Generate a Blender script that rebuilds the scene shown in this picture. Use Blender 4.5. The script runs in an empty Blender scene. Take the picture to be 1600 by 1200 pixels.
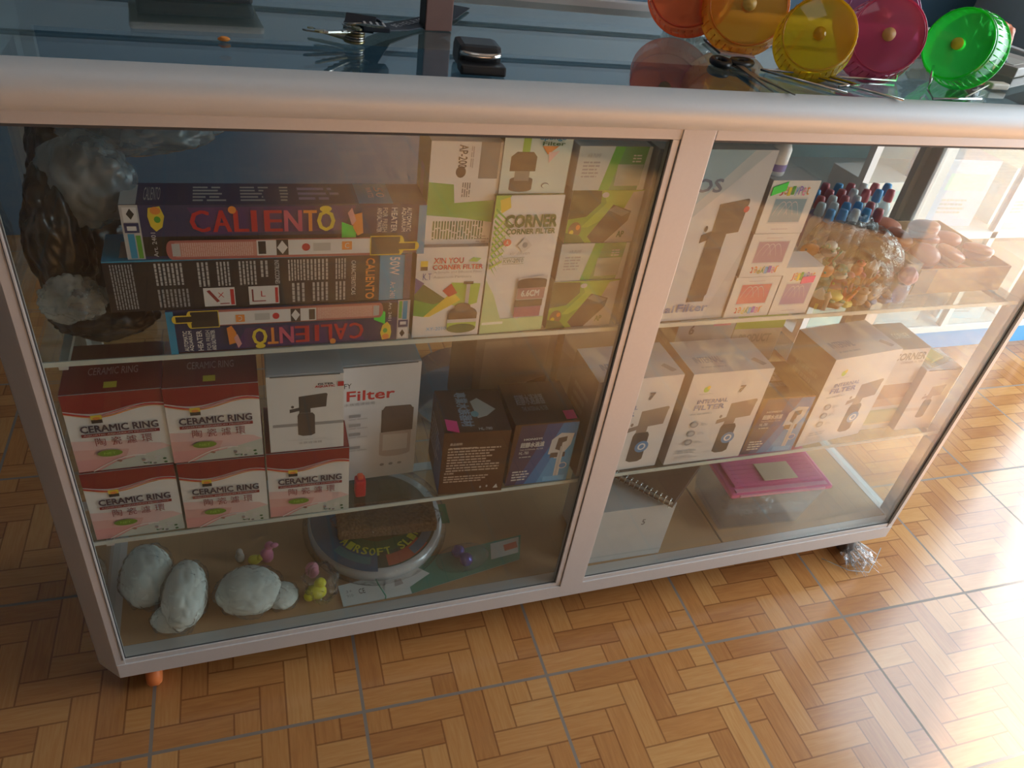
import bpy, bmesh, math, random
from mathutils import Vector, Matrix, noise
PI = math.pi
C = bpy.context.scene.collection
sc = bpy.context.scene

# ------------------------------------------------------------------ materials
def _nodes(name):
    m = bpy.data.materials.new(name); m.use_nodes = True
    nt = m.node_tree; nt.nodes.clear()
    out = nt.nodes.new('ShaderNodeOutputMaterial')
    return m, nt, out
MATS = {}
def mat(name, col, rough=.5, metal=0., var=.06, scale=40., bump=0., coat=0., spec=.5):
    if name in MATS: return MATS[name]
    m, nt, out = _nodes(name); N = nt.nodes.new; L = nt.links.new
    b = N('ShaderNodeBsdfPrincipled'); L(b.outputs[0], out.inputs[0])
    b.inputs['Roughness'].default_value = rough; b.inputs['Metallic'].default_value = metal
    b.inputs['Coat Weight'].default_value = coat; b.inputs['Specular IOR Level'].default_value = spec
    tc = N('ShaderNodeTexCoord'); n = N('ShaderNodeTexNoise'); n.inputs['Scale'].default_value = scale
    L(tc.outputs['Object'], n.inputs['Vector'])
    mx = N('ShaderNodeMix'); mx.data_type = 'RGBA'
    mx.inputs[6].default_value = tuple(c*(1-var) for c in col)+(1,)
    mx.inputs[7].default_value = tuple(min(1, c*(1+var)) for c in col)+(1,)
    L(n.outputs[0], mx.inputs[0]); L(mx.outputs[2], b.inputs['Base Color'])
    if bump:
        bp = N('ShaderNodeBump'); bp.inputs['Strength'].default_value = bump; bp.inputs['Distance'].default_value = .004
        L(n.outputs[0], bp.inputs['Height']); L(bp.outputs[0], b.inputs['Normal'])
    MATS[name] = m; return m
def glass(name, tint=(.93,.97,.96), film=0., filmcol=(.8,.8,.8), gloss=1., rough=.0, bump=0., scale=30., ior=1.5, filmvar=0.):
    """thin sheet: tinted see-through + fresnel reflection + optional pale film (cloudy plastic; added haze on the panes)"""
    if name in MATS: return MATS[name]
    m, nt, out = _nodes(name); N = nt.nodes.new; L = nt.links.new
    t = N('ShaderNodeBsdfTransparent'); t.inputs[0].default_value = tint+(1,)
    g = N('ShaderNodeBsdfGlossy'); g.inputs['Roughness'].default_value = rough; g.inputs[0].default_value = (gloss,gloss,gloss,1)
    f = N('ShaderNodeFresnel')   # the same reflectance on both sides of the sheet
    geo = N('ShaderNodeNewGeometry'); io = N('ShaderNodeMix'); io.data_type = 'FLOAT'; L(geo.outputs['Backfacing'], io.inputs[0])
    io.inputs[2].default_value = ior; io.inputs[3].default_value = 1/ior; L(io.outputs[0], f.inputs[0])
    mx = N('ShaderNodeMixShader'); L(f.outputs[0], mx.inputs[0])
    if film:
        d = N('ShaderNodeBsdfDiffuse'); d.inputs[0].default_value = filmcol+(1,)
        tr = N('ShaderNodeBsdfTranslucent'); tr.inputs[0].default_value = filmcol+(1,)
        dm = N('ShaderNodeMixShader'); dm.inputs[0].default_value = .4; L(d.outputs[0], dm.inputs[1]); L(tr.outputs[0], dm.inputs[2])
        fm = N('ShaderNodeMixShader'); L(t.outputs[0], fm.inputs[1]); L(dm.outputs[0], fm.inputs[2])
        fm.inputs[0].default_value = film
        if filmvar:
            tc = N('ShaderNodeTexCoord'); n = N('ShaderNodeTexNoise'); n.inputs['Scale'].default_value = scale
            n.inputs['Detail'].default_value = 5
            L(tc.outputs['Object'], n.inputs['Vector'])
            mr = N('ShaderNodeMapRange'); mr.inputs[1].default_value = .35; mr.inputs[2].default_value = .7
            mr.inputs[3].default_value = film*(1-filmvar); mr.inputs[4].default_value = min(1, film*(1+filmvar))
            L(n.outputs[0], mr.inputs[0]); L(mr.outputs[0], fm.inputs[0])
        L(fm.outputs[0], mx.inputs[1])
    else: L(t.outputs[0], mx.inputs[1])
    if bump:
        tc2 = N('ShaderNodeTexCoord'); n2 = N('ShaderNodeTexNoise'); n2.inputs['Scale'].default_value = scale; n2.inputs['Detail'].default_value = 3
        n2.inputs['Distortion'].default_value = 1.5
        L(tc2.outputs['Object'], n2.inputs['Vector'])
        bp = N('ShaderNodeBump'); bp.inputs['Strength'].default_value = bump; bp.inputs['Distance'].default_value = .01
        L(n2.outputs[0], bp.inputs['Height']); L(bp.outputs[0], g.inputs['Normal']); L(bp.outputs[0], f.inputs['Normal'])
    L(g.outputs[0], mx.inputs[2]); L(mx.outputs[0], out.inputs[0])
    MATS[name] = m; return m
def M(r, g, b, rough=.45, **k):
    return mat('paint_%02x%02x%02x_%d' % (int(r*255), int(g*255), int(b*255), int(rough*100)), (r,g,b), rough, **k)

white = M(.74,.75,.77,.4); offw = M(.62,.62,.63,.45); black = M(.018,.018,.02,.4); dark = M(.05,.05,.055,.45)
grey = M(.33,.34,.36); lgrey = M(.5,.51,.53); mgrey=M(.18,.19,.2)
red = M(.55,.02,.03); dred = M(.26,.012,.018,.35); pinkp = M(.72,.36,.36); lpink = M(.78,.55,.55)
green = M(.1,.4,.04); dgreen = M(.02,.12,.03); lime = M(.35,.6,.08); pale_green = M(.5,.68,.35)
blue = M(.02,.3,.55); dblue = M(.03,.06,.3); sky = M(.15,.45,.8); navy = M(.02,.03,.12)
yellow = M(.8,.62,.05); orange = M(.8,.28,.05); brown = M(.09,.035,.02,.4); tan = M(.55,.36,.2,.6)
stick_g = M(.04,.85,.08,.5); stick_p = M(.95,.04,.28,.5)
alu = mat('brushed_aluminium', (.62,.60,.59), .45, .25, .03, 300)
alu2 = mat('satin_aluminium', (.62,.64,.65), .5, .25, .02, 300)
groove = M(.06,.06,.06,.7)
chrome = mat('chrome', (.75,.75,.75), .12, 1., .02)
rubber = mat('orange_caster_rubber', (.75,.2,.05), .55)
gpane = glass('pane_glass', (.93,.96,.95), .012, (.85,.83,.82), filmvar=.6, scale=2.5)  # thin pale film added to veil the panes with haze
gtop = glass('top_glass', (.62,.74,.76), .02, (.7,.75,.8), filmvar=.5, scale=2., ior=1.9)
gshelf = glass('shelf_glass', (.84,.90,.88), .008, (.8,.85,.85))
gedge = mat('glass_shelf_edge', (.6,.66,.62), .25)
clear = glass('clear_plastic_bag', (.97,.97,.97), .03, (.85,.85,.85), .8, .16, .7, 40., filmvar=.9)
clearbox = glass('clear_rigid_plastic', (.92,.93,.93), .12, (.85,.83,.83), 1., .1)
milky = glass('milky_plastic_bag', (.8,.85,.85), .5, (.6,.68,.7), 1., .15, .8, 30., filmvar=.5)
blackbag = mat('black_polythene', (.010,.012,.014), .28, 0, .3, 45, .35)
cotton = mat('white_fibre_floss', (.78,.83,.78), .9, 0, .06, 40, .35)

# ------------------------------------------------------------------ mesh builder
_txt = {}
def text_mesh(s):
    if s in _txt: return _txt[s]
    cu = bpy.data.curves.new('t', 'FONT'); cu.body = s; cu.size = 1; cu.resolution_u = 2; cu.fill_mode = 'FRONT'
    o = bpy.data.objects.new('t', cu); C.objects.link(o)
    bpy.context.view_layer.update()
    me = o.evaluated_get(bpy.context.evaluated_depsgraph_get()).to_mesh()
    vs = [(v.co.x, v.co.y) for v in me.vertices]; fs = [tuple(p.vertices) for p in me.polygons]
    bpy.data.objects.remove(o, do_unlink=True); bpy.data.curves.remove(cu)
    if vs:
        x0 = min(v[0] for v in vs); x1 = max(v[0] for v in vs); y0 = min(v[1] for v in vs); y1 = max(v[1] for v in vs)
        vs = [((a-x0)/(x1-x0), (b-y0)/(y1-y0)) for a, b in vs]
    _txt[s] = (vs, fs); return _txt[s]

class MB:
    def __init__(s): s.v = []; s.f = []; s.fm = []; s.m = []; s.sm = []; s.T = Matrix.Identity(4)
    def mi(s, m):
        if m not in s.m: s.m.append(m)
        return s.m.index(m)
    def add(s, vs, fs, m, smooth=False):
        o = len(s.v); s.v += [s.T @ Vector(v) for v in vs]; k = s.mi(m)
        for f in fs: s.f.append(tuple(i+o for i in f)); s.fm.append(k); s.sm.append(smooth)
    def box(s, x0, x1, y0, y1, z0, z1, m, c=.0):
        if c <= 0:
            v = [(x,y,z) for x in (x0,x1) for y in (y0,y1) for z in (z0,z1)]
            s.add(v, [(0,1,3,2),(4,6,7,5),(0,4,5,1),(2,3,7,6),(0,2,6,4),(1,5,7,3)], m); return
        # chamfered box via bmesh
        b = bmesh.new(); bmesh.ops.create_cube(b, size=1)
        for q in b.verts: q.co = Vector(((x0+x1)/2+q.co.x*(x1-x0), (y0+y1)/2+q.co.y*(y1-y0), (z0+z1)/2+q.co.z*(z1-z0)))
        bmesh.ops.bevel(b, geom=b.edges[:]+b.verts[:], offset=c, segments=2, affect='EDGES', profile=.6)
        s.bm(b, m)
    def bm(s, b, m, smooth=False):
        b.verts.index_update(); s.add([v.co.copy() for v in b.verts], [tuple(v.index for v in f.verts) for f in b.faces], m, smooth); b.free()
    def tube(s, pts, r, m, n=8, r2=None, closed=False):
        pts = [Vector(p) for p in pts]; vs = []; fs = []; N = len(pts); up = None
        for i, p in enumerate(pts):
            t = (pts[(i+1) % N]-pts[i-1]) if closed else (pts[min(i+1,N-1)]-pts[max(i-1,0)])
            t.normalize()
            if up is None: up = t.orthogonal().normalized()
            up = (up - t*up.dot(t)).normalized(); w = t.cross(up)
            rr = r if r2 is None else r+(r2-r)*i/max(1,N-1)
            for k in range(n):
                a = 2*PI*k/n; vs.append(p+(up*math.cos(a)+w*math.sin(a))*rr)
        for i in range(N if closed else N-1):
            for k in range(n):
                a = i*n+k; b = i*n+(k+1)%n; c = ((i+1)%N)*n+(k+1)%n; d = ((i+1)%N)*n+k
                fs.append((a,b,c,d))
        if not closed: fs += [tuple(range(n))[::-1], tuple(range((N-1)*n, N*n))]
        s.add(vs, fs, m, True)
    def lathe(s, prof, m, n=28, c=(0,0,0), smooth=True, close=False):
        vs = []; fs = []; c = Vector(c)
        for r, z in prof:
            for k in range(n):
                a = 2*PI*k/n; vs.append(c+Vector((r*math.cos(a), r*math.sin(a), z)))
        P = len(prof)
        for i in range(P-1):
            for k in range(n): fs.append((i*n+k, i*n+(k+1)%n, (i+1)*n+(k+1)%n, (i+1)*n+k))
        if prof[0][0] > 1e-5 and close: fs.append(tuple(range(n))[::-1])
        if prof[-1][0] > 1e-5 and close: fs.append(tuple(range((P-1)*n, P*n)))
        s.add(vs, fs, m, smooth)
    def prism(s, poly, z0, z1, m, axis='z'):
        n = len(poly)
        if axis == 'z': v = [(a,b,z0) for a,b in poly]+[(a,b,z1) for a,b in poly]
        elif axis == 'x': v = [(z0,a,b) for a,b in poly]+[(z1,a,b) for a,b in poly]
        else: v = [(a,z0,b) for a,b in poly]+[(a,z1,b) for a,b in poly]
        s.add(v, [tuple(range(n)), tuple(range(n,2*n))[::-1]]+[(i,(i+1)%n,n+(i+1)%n,n+i) for i in range(n)], m)
    def blob(s, c, r, m, amp=.25, fr=2.2, seed=0, sub=4, flat=None, rz=0):
        b = bmesh.new(); bmesh.ops.create_icosphere(b, subdivisions=sub, radius=1)
        rot = Matrix.Rotation(rz, 3, 'Z')
        for v in b.verts:
            p = v.co.copy(); o = Vector((seed*3.1, seed*1.7, seed*.9))
            k = 1+amp*.75*noise.noise(p*fr*.8+o)-amp*.35*(1-min(1, 3*abs(noise.noise(p*fr*1.5+o*2))))+amp*.10*noise.noise(p*fr*5+o)
            q = p*k; q = Vector((q.x*r[0], q.y*r[1], q.z*r[2])); q = rot @ q
            v.co = Vector(c)+q
            if flat is not None and v.co.z < flat: v.co.z = flat
        s.bm(b, m, True)
    def build(s, name, parent=None, label=None, cat=None, group=None, kind=None, loc=None, auto=True):
        me = bpy.data.meshes.new(name); me.from_pydata([tuple(v) for v in s.v], [], s.f)
        for m in s.m: me.materials.append(m)
        me.polygons.foreach_set('material_index', s.fm); me.polygons.foreach_set('use_smooth', s.sm); me.update()
        o = bpy.data.objects.new(name, me); C.objects.link(o)
        if parent: o.parent = parent
        if loc: o.location = loc
        return tag(o, label, cat, group, kind)
def tag(o, label=None, cat=None, group=None, kind=None):
    if label: o['label'] = label
    if cat: o['category'] = cat
    if group: o['group'] = group
    if kind: o['kind'] = kind
    return o
def thing(name, label, cat, loc=(0,0,0), rz=0, group=None, rot=None):
    o = bpy.data.objects.new(name, None); C.objects.link(o); o.empty_display_size = .02
    o.location = loc; o.rotation_euler = rot if rot else (0,0,rz)
    return tag(o, label, cat, group)
def copy_tree(o):
    c = o.copy(); C.objects.link(c)
    for ch in o.children:
        k = ch.copy(); C.objects.link(k); k.parent = c
        for g in ch.children:
            q = g.copy(); C.objects.link(q); q.parent = k
    return c

# ------------------------------------------------------------------ printing on faces
def face_T(w, d, h, side):
    """matrix from (u*W, v*H, out) on a face to box coords (origin front-left-bottom)"""
    if side == 'front': return Matrix(((1,0,0,0),(0,0,-1,0),(0,1,0,0),(0,0,0,1))), w, h
    if side == 'top':   return Matrix(((1,0,0,0),(0,1,0,0),(0,0,1,h),(0,0,0,1))), w, d
    if side == 'left':  return Matrix(((0,0,-1,0),(-1,0,0,d),(0,1,0,0),(0,0,0,1))), d, h
    if side == 'right': return Matrix(((0,0,1,w),(1,0,0,0),(0,1,0,0),(0,0,0,1))), d, h
def decorate(mb, W, H, items):
    off = .0002
    def pl(poly, m):
        nonlocal off
        mb.add([(a*W, b*H, off) for a, b in poly], [tuple(range(len(poly)))], m); off += .00004
    for it in items:
        k, m = it[0], it[1]
        if k == 'p': pl(it[2], m)
        elif k == 'r': a,b,c,d = it[2:6]; pl([(a,b),(c,b),(c,d),(a,d)], m)
        elif k == 'e':
            u,v,ru,rv = it[2:6]; pl([(u+ru*math.cos(t*PI/10), v+rv*math.sin(t*PI/10)) for t in range(20)], m)
        elif k == 'band':   # thick curve
            pts, th = it[2], it[3]
            pl([(a,b+t/2) for (a,b),t in zip(pts, th)]+[(a,b-t/2) for (a,b),t in reversed(list(zip(pts, th)))], m)
        elif k == 'l':      # rows of small print
            u0,v0,u1,v1,n = it[2:7]; rnd = random.Random(int(u0*1000)+n); vert = len(it) > 7
            for i in range(n):
                if vert:
                    st = (u1-u0)/n; a = u0+i*st; y = v1
                    while y > v0:
                        q = min(y-v0, rnd.uniform(.04,.12)); pl([(a,y-q),(a+st*.5,y-q),(a+st*.5,y),(a,y)], m); off -= .00004
                        y -= q+.012
                else:
                    st = (v1-v0)/n; b = v1-(i+1)*st; x = u0; end = u1-rnd.uniform(0,.3)*(u1-u0)
                    while x < end:
                        q = min(end-x, rnd.uniform(.03,.1)); pl([(x,b),(x+q,b),(x+q,b+st*.5),(x,b+st*.5)], m); off -= .00004
                        x += q+.012
            off += .00004
        elif k == 't':      # text in a rectangle u0,v0,u1,v1 ; rot 0/90/180/270
            s, u0,v0,u1,v1 = it[2:7]; rot = it[7] if len(it) > 7 else 0; ital = it[8] if len(it) > 8 else 0
            vs, fs = text_mesh(s); o = []
            for a, b in vs:
                if rot == 90: a, b = 1-b, a
                elif rot == 180: a, b = 1-a, 1-b
                elif rot == 270: a, b = b, 1-a
                o.append(((u0+a*(u1-u0)+ital*b*(v1-v0)*H/W)*W, (v0+b*(v1-v0))*H, off))
            mb.add(o, fs, m); off += .00004
def bold(m, s, u0, v0, u1, v1, rot=0, e=.004, ital=0):
    return [('t', m, s, u0+dx, v0+dy, u1+dx, v1+dy, rot, ital) for dx, dy in ((0,0),(e,0),(0,e*.8),(e,e*.8))]
def carton(name, label, A, z, ang, w, d, h, base, front=(), top=(), left=(), right=(), group=None, cat='box', sticker=None, flap=None, tilt=0):
    t = thing(name, label, cat, (A[0], A[1], z), math.radians(ang), group)
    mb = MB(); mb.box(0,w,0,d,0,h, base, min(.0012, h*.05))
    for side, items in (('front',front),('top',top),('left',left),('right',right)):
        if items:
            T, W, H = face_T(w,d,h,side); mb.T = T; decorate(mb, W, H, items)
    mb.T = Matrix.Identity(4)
    mb.build('printed_carton', t)
    if flap:    # tuck-in lid flap : a thin raised panel with a dark slit
        f = MB(); f.box(.001, w-.001, .0015, d-.001, h, h+.0012, flap, .0004); f.box(.004, w-.004, -.0003, .0015, h-.0012, h-.0002, groove)
        f.build('lid_flap', t)
    if sticker:
        for side, m, u0,v0,u1,v1, sk in sticker:
            T, W, H = face_T(w,d,h,side); s = MB(); s.T = T
            a,b,c_,d_ = u0*W,v0*H,u1*W,v1*H; o = .0012 if not (side=='top' and flap) else .0022
            s.add([(a,b,o),(c_,b+sk*H,o),(c_,d_+sk*H,o),(a,d_,o),(a,b,o-.0006),(c_,b+sk*H,o-.0006),(c_,d_+sk*H,o-.0006),(a,d_,o-.0006)],
                  [(0,1,2,3),(4,7,6,5),(0,4,5,1),(1,5,6,2),(2,6,7,3),(3,7,4,0)], m)
            so = s.build('price_sticker', t); so['label'] = 'bright green price sticker' if m is stick_g else 'bright pink price sticker'
    return t

# ------------------------------------------------------------------ setting
FZ = -.1
def floor_mat():
    m, nt, out = _nodes('parquet_print_tiles'); N = nt.nodes.new; L = nt.links.new
    def math_(op, a, b=None, c=None):
        n = N('ShaderNodeMath'); n.operation = op
        for i, x in enumerate((a, b, c)):
            if x is None: continue
            if isinstance(x, (int, float)): n.inputs[i].default_value = x
            else: L(x, n.inputs[i])
        return n.outputs[0]
    tc = N('ShaderNodeTexCoord'); sp = N('ShaderNodeSeparateXYZ'); L(tc.outputs['Object'], sp.inputs[0])
    S = .2767; NN = 8.0
    tx = math_('DIVIDE', sp.outputs[0], S); ty = math_('DIVIDE', sp.outputs[1], S)
    ix = math_('FLOOR', tx); iy = math_('FLOOR', ty)
    fx = math_('FRACT', tx); fy = math_('FRACT', ty)
    gx = math_('MULTIPLY', fx, NN); gy = math_('MULTIPLY', fy, NN)
    i = math_('FLOOR', gx); j = math_('FLOOR', gy)
    k = math_('FLOORED_MODULO', math_('SUBTRACT', i, j), 6)      # herringbone of 3:1 planks
    isv = math_('GREATER_THAN', k, 2.5); ish = math_('SUBTRACT', 1, isv)
    pi_ = math_('SUBTRACT', i, math_('MULTIPLY', k, ish)); pj = math_('SUBTRACT', j, math_('MULTIPLY', math_('SUBTRACT', 5, k), isv))
    cmb = N('ShaderNodeCombineXYZ')
    L(math_('MULTIPLY_ADD', ix, 17.0, pi_), cmb.inputs[0]); L(math_('MULTIPLY_ADD', iy, 13.0, pj), cmb.inputs[1]); L(isv, cmb.inputs[2])
    wn = N('ShaderNodeTexWhiteNoise'); wn.noise_dimensions = '3D'; L(cmb.outputs[0], wn.inputs[0])
    # position inside the plank (for the seams)
    u = math_('SUBTRACT', gx, pi_); v = math_('SUBTRACT', gy, pj)
    lu = math_('SUBTRACT', 3, math_('MULTIPLY', isv, 2)); lv = math_('MULTIPLY_ADD', isv, 2, 1)
    du = math_('MINIMUM', u, math_('SUBTRACT', lu, u)); dv = math_('MINIMUM', v, math_('SUBTRACT', lv, v))
    seam = math_('LESS_THAN', math_('MINIMUM', du, dv), .035)
    # grain stretched along the plank
    al = N('ShaderNodeMix'); al.data_type = 'FLOAT'; L(isv, al.inputs[0]); L(gx, al.inputs[2]); L(gy, al.inputs[3])
    ac = N('ShaderNodeMix'); ac.data_type = 'FLOAT'; L(isv, ac.inputs[0]); L(gy, ac.inputs[2]); L(gx, ac.inputs[3])
    gv = N('ShaderNodeCombineXYZ'); L(math_('MULTIPLY', al.outputs[0], .8), gv.inputs[0]); L(math_('MULTIPLY', ac.outputs[0], 9), gv.inputs[1])
    L(math_('MULTIPLY', wn.outputs[0], 50), gv.inputs[2])
    nz = N('ShaderNodeTexNoise'); nz.inputs['Scale'].default_value = 1.; nz.inputs['Detail'].default_value = 4; nz.inputs['Distortion'].default_value = .6
    L(gv.outputs[0], nz.inputs['Vector'])
    tone = math_('ADD', math_('MULTIPLY', wn.outputs[0], .62), math_('MULTIPLY', math_('SUBTRACT', nz.outputs[0], .3), .75))
    cr = N('ShaderNodeValToRGB'); L(tone, cr.inputs[0])
    e = cr.color_ramp.elements; e[0].position = .05; e[0].color = (.36,.145,.046,1); e[1].position = .95; e[1].color = (.57,.30,.105,1)
    q = cr.color_ramp.elements.new(.45); q.color = (.47,.21,.066,1)
    sm = N('ShaderNodeMix'); sm.data_type = 'RGBA'; L(math_('MULTIPLY', seam, .55), sm.inputs[0]); L(cr.outputs[0], sm.inputs[6]); sm.inputs[7].default_value = (.12,.035,.012,1)
    ex = math_('MINIMUM', fx, math_('SUBTRACT', 1, fx)); ey = math_('MINIMUM', fy, math_('SUBTRACT', 1, fy))
    gr = math_('LESS_THAN', math_('MINIMUM', ex, ey), .0085)
    gm = N('ShaderNodeMix'); gm.data_type = 'RGBA'; L(gr, gm.inputs[0]); L(sm.outputs[2], gm.inputs[6]); gm.inputs[7].default_value = (.22,.17,.13,1)
    b = N('ShaderNodeBsdfPrincipled'); L(gm.outputs[2], b.inputs['Base Color']); L(b.outputs[0], out.inputs[0])
    L(math_('MULTIPLY_ADD', gr, .5, .2), b.inputs['Roughness'])
    b.inputs['Coat Weight'].default_value = .35; b.inputs['Coat Roughness'].default_value = .12
    bp = N('ShaderNodeBump'); bp.inputs['Distance'].default_value = .002; bp.inputs['Strength'].default_value = .5
    L(math_('SUBTRACT', 1, gr), bp.inputs['Height']); L(bp.outputs[0], b.inputs['Normal'])
    return m
X0, X1, Y0, Y1, ZC = -1.9, 2.44, -2.3, 1.4, 2.5
OY0, OY1, OZ = -1.25, .575, 1.95      # shop doorway in the right wall
f = MB(); f.box(-4, 4, -4, 4, -.04, 0, floor_mat())
fo = f.build('floor', kind='structure'); fo.location = (.2971, -.085, FZ); fo.rotation_euler = (0,0,-.0205)
wallm = mat('blue_wall_paint', (.06,.12,.16), .6, 0, .12, 3)
slat = mat('blue_grey_plank_wall', (.26,.36,.44), .5, 0, .1, 3)
ceilm = mat('ceiling_paint', (.34,.36,.36), .8)
w = MB()
z = .872
while z < ZC:
    w.box(X0-.1, X1, Y1, Y1+.03, z, z+.071, slat); z += .084
w.box(X0-.1, X1, Y1, Y1+.03, FZ, .86, mat('dark_teal_dado', (.035,.09,.14), .5, 0, .25, 2.5))
w.box(X0-.1, X1, Y1+.03, Y1+.1, FZ, ZC, M(.03,.05,.07,.7)); w.build('wall_back', kind='structure')
w = MB(); w.box(X0-.1, X0, Y0-.1, Y1+.1, FZ, ZC, wallm); w.build('wall_left', kind='structure')
w = MB(); w.box(X0-.1, X1+.1, Y0-.1, Y0, FZ, ZC, M(.22,.22,.2,.7)); w.build('wall_front', kind='structure')
w = MB(); w.box(X0-.1, X1+.1, Y0-.1, Y1+.1, ZC, ZC+.06, ceilm); w.build('ceiling', kind='structure')
w = MB(); w.box(X1, X1+.1, Y0-.1, Y1+.1, OZ, ZC, ceilm); w.box(X1, X1+.1, Y0-.1, OY0, FZ, OZ, ceilm); w.box(X1, X1+.1, OY1, Y1+.1, FZ, OZ, M(.4,.5,.55,.7)); w.build('wall_right', kind='structure')

# ------------------------------------------------------------------ display counter
XL, XR, YB, ZT = 0., 1.262, .300, .700
ct = thing('display_counter', 'aluminium framed glass shop display counter on small casters with stocked shelves', 'display counter', (0,0,FZ))
def part(mb, name, label=None, parent=ct):
    o = mb.build(name, parent, label); o.location = (0,0,-FZ) if parent is ct else (0,0,0); return o
p = MB()      # bottom rail with its lips
p.box(-.0105, 1.2725, -.0008, .022, -.0365, -.009, alu, .0006); p.box(-.010, 1.272, .001, .022, -.009, -.0005, alu, .0008)
p.box(-.010, 1.272, YB-.02, YB, -.036, -.0005, alu, .001)
p.box(-.03, -.008, .022, YB-.02, -.036, -.0005, alu); p.box(1.270, 1.292, .022, YB-.02, -.036, -.0005, alu)
p.box(XL, .60, .0015, .0045, -.0105, -.0088, groove)
part(p, 'base_rail')
p = MB(); p.box(-.008, 1.27, .0225, YB-.021, -.02, -.001, mat('plywood', (.50,.31,.17), .5, 0, .2, 8)); 
p.box(.918, .921, .023, YB-.022, -.001, -.0003, M(.12,.08,.05,.7)); part(p, 'bottom_board')
def post(mir, x, front):
    q = [(0,0),(-.0105,0),(-.013,.002),(-.036,.026),(-.038,.03),(-.038,.04),(-.012,.04),(-.012,.012),(0,.012)]
    if not front: q = [(a, YB-b) for a, b in q][::-1]
    q = [((x-a) if mir else (x+a), b) for a, b in q]
    if mir: q = q[::-1]
    mb = MB(); mb.prism(q, -.036, .714, alu)
    if front:
        g = [(x+.0012 if mir else x-.0012), (x+.0019 if mir else x-.0019)]
        mb.box(min(g), max(g), -.0006, 0, 0, .7, groove)
    part(mb, 'corner_post')
post(False, XL, True); post(True, XR, True); post(False, XL, False); post(True, XR, False)
p = MB(); p.box(.604, .6118, 0, .012, -.001, ZT, alu, .0006); p.box(.6128, .6512, -.0015, .014, -.010, .7135, alu, .0008)
p.box(.6118, .6128, .003, .010, 0, ZT, groove); part(p, 'mullion')
p = MB(); p.box(-.008, .6518, 0, .02, ZT, .7135, alu, .0008); p.box(.6530, 1.27, 0, .02, ZT, .7135, alu, .0008)
p.box(-.012, 1.274, .0005, .03, .7135, .7155, groove)
p.box(-.03, -.008, .02, YB-.01, ZT, .735, alu); p.box(1.270, 1.292, .02, YB-.01, ZT, .735, alu); p.box(-.01, 1.272, YB-.02, YB, ZT, .735, alu)
part(p, 'top_rail')
prof = [(.004,.7155),(-.012,.7165),(-.026,.7195),(-.037,.7245),(-.044,.731),(-.0475,.739),(-.047,.746),(-.0435,.7515),(-.038,.7555),(-.030,.758),(-.027,.758),(-.027,.7475),(.004,.7475)]
mb = MB(); n = len(prof)
mb.add([(-.07,a,b) for a,b in prof]+[(1.33,a,b) for a,b in prof], [tuple(range(n))[::-1], tuple(range(n,2*n))], alu2)
mb.add([(-.07,a,b) for a,b in prof]+[(1.33,a,b) for a,b in prof], [(i,(i+1)%n,n+(i+1)%n,n+i) for i in range(n)], alu2, False)
for k in range(len(mb.sm)): mb.sm[k] = 2 <= k < 11
part(mb, 'rounded_edge_trim')
mb = MB(); mb.box(-.04, 1.30, .300, .316, .735, .765, alu, .001); mb.box(-.056,-.04,-.02,.316,.735,.7585,alu2,.001); mb.box(1.30,1.316,-.02,.316,.735,.7585,alu2,.001); part(mb, 'back_top_rail')
mb = MB(); mb.box(-.04, 1.30, -.0265, .2995, .752, .757, gtop); part(mb, 'glass_top')
for a, b in ((.0005,.6037),(.6515,1.2615)):
    mb = MB(); mb.box(a, b, .0035, .0065, 0, .7, gpane); part(mb, 'front_pane')
    mb = MB()
    for q in ((a, a+.0012),(b-.0012, b)): mb.box(q[0], q[1], .0025, .0032, .001, .699, groove)
    mb.box(a, b, .0025, .0032, .0, .0016, groove); mb.box(a, b, .0025, .0032, .697, .6995, groove); part(mb, 'pane_gasket')
for a in (-.020, 1.279):
    mb = MB(); mb.box(a, a+.003, .041, YB-.041, 0, .7, gpane); part(mb, 'side_pane')
for zt in (.467, .213):
    mb = MB(); mb.box(-.006, 1.268, .0145, .283, zt-.0055, zt-.0005, gshelf); mb.box(-.006, 1.268, .0130, .0145, zt-.006, zt-.0005, gedge)
    part(mb, 'glass_shelf')
    for xx in (.015, .627, 1.25):
        mb = MB(); mb.box(xx-.004, xx+.004, .016, .28, zt-.012, zt-.0057, alu); part(mb, 'shelf_bracket')
def caster(x, y, kind):
    s = MB(); s.box(x-.016, x+.016, y-.016, y+.016, -.040, -.036, M(.4,.4,.4,.4)); s.tube([(x,y,-.04),(x,y,-.052)], .006, chrome)
    s.prism([(y-.008,-.05),(y+.014,-.05),(y+.010,-.085),(y+.002,-.085)], x-.012, x-.0105, M(.5,.5,.5,.4), 'x'); s.prism([(y-.008,-.05),(y+.014,-.05),(y+.010,-.085),(y+.002,-.085)], x+.0105, x+.012, M(.5,.5,.5,.4), 'x')
    o = part(s, 'caster'); c = MB(); c.T = Matrix.Translation((x, y, -.0785)) @ Matrix.Rotation(PI/2, 4, 'Y')
    c.lathe([(0,-.009),(.017,-.009),(.0205,-.005),(.0205,.005),(.017,.009),(0,.009)], rubber if kind else M(.2,.17,.16), 24)
    wv = c.build('wheel', o); wv['label'] = 'orange rubber wheel' if kind else 'grey wheel'
caster(.024, .030, 1); caster(1.225, .034, 0); caster(.03, .27, 1); caster(1.23, .27, 0)
mb = MB(); mb.tube([(1.17+.0,.02,-.098),(1.20,-.02,-.092),(1.24,-.03,-.095),(1.27,-.01,-.09),(1.28,.0,-.07)], .0008, milky, 5)
rnd = random.Random(4)
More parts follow.
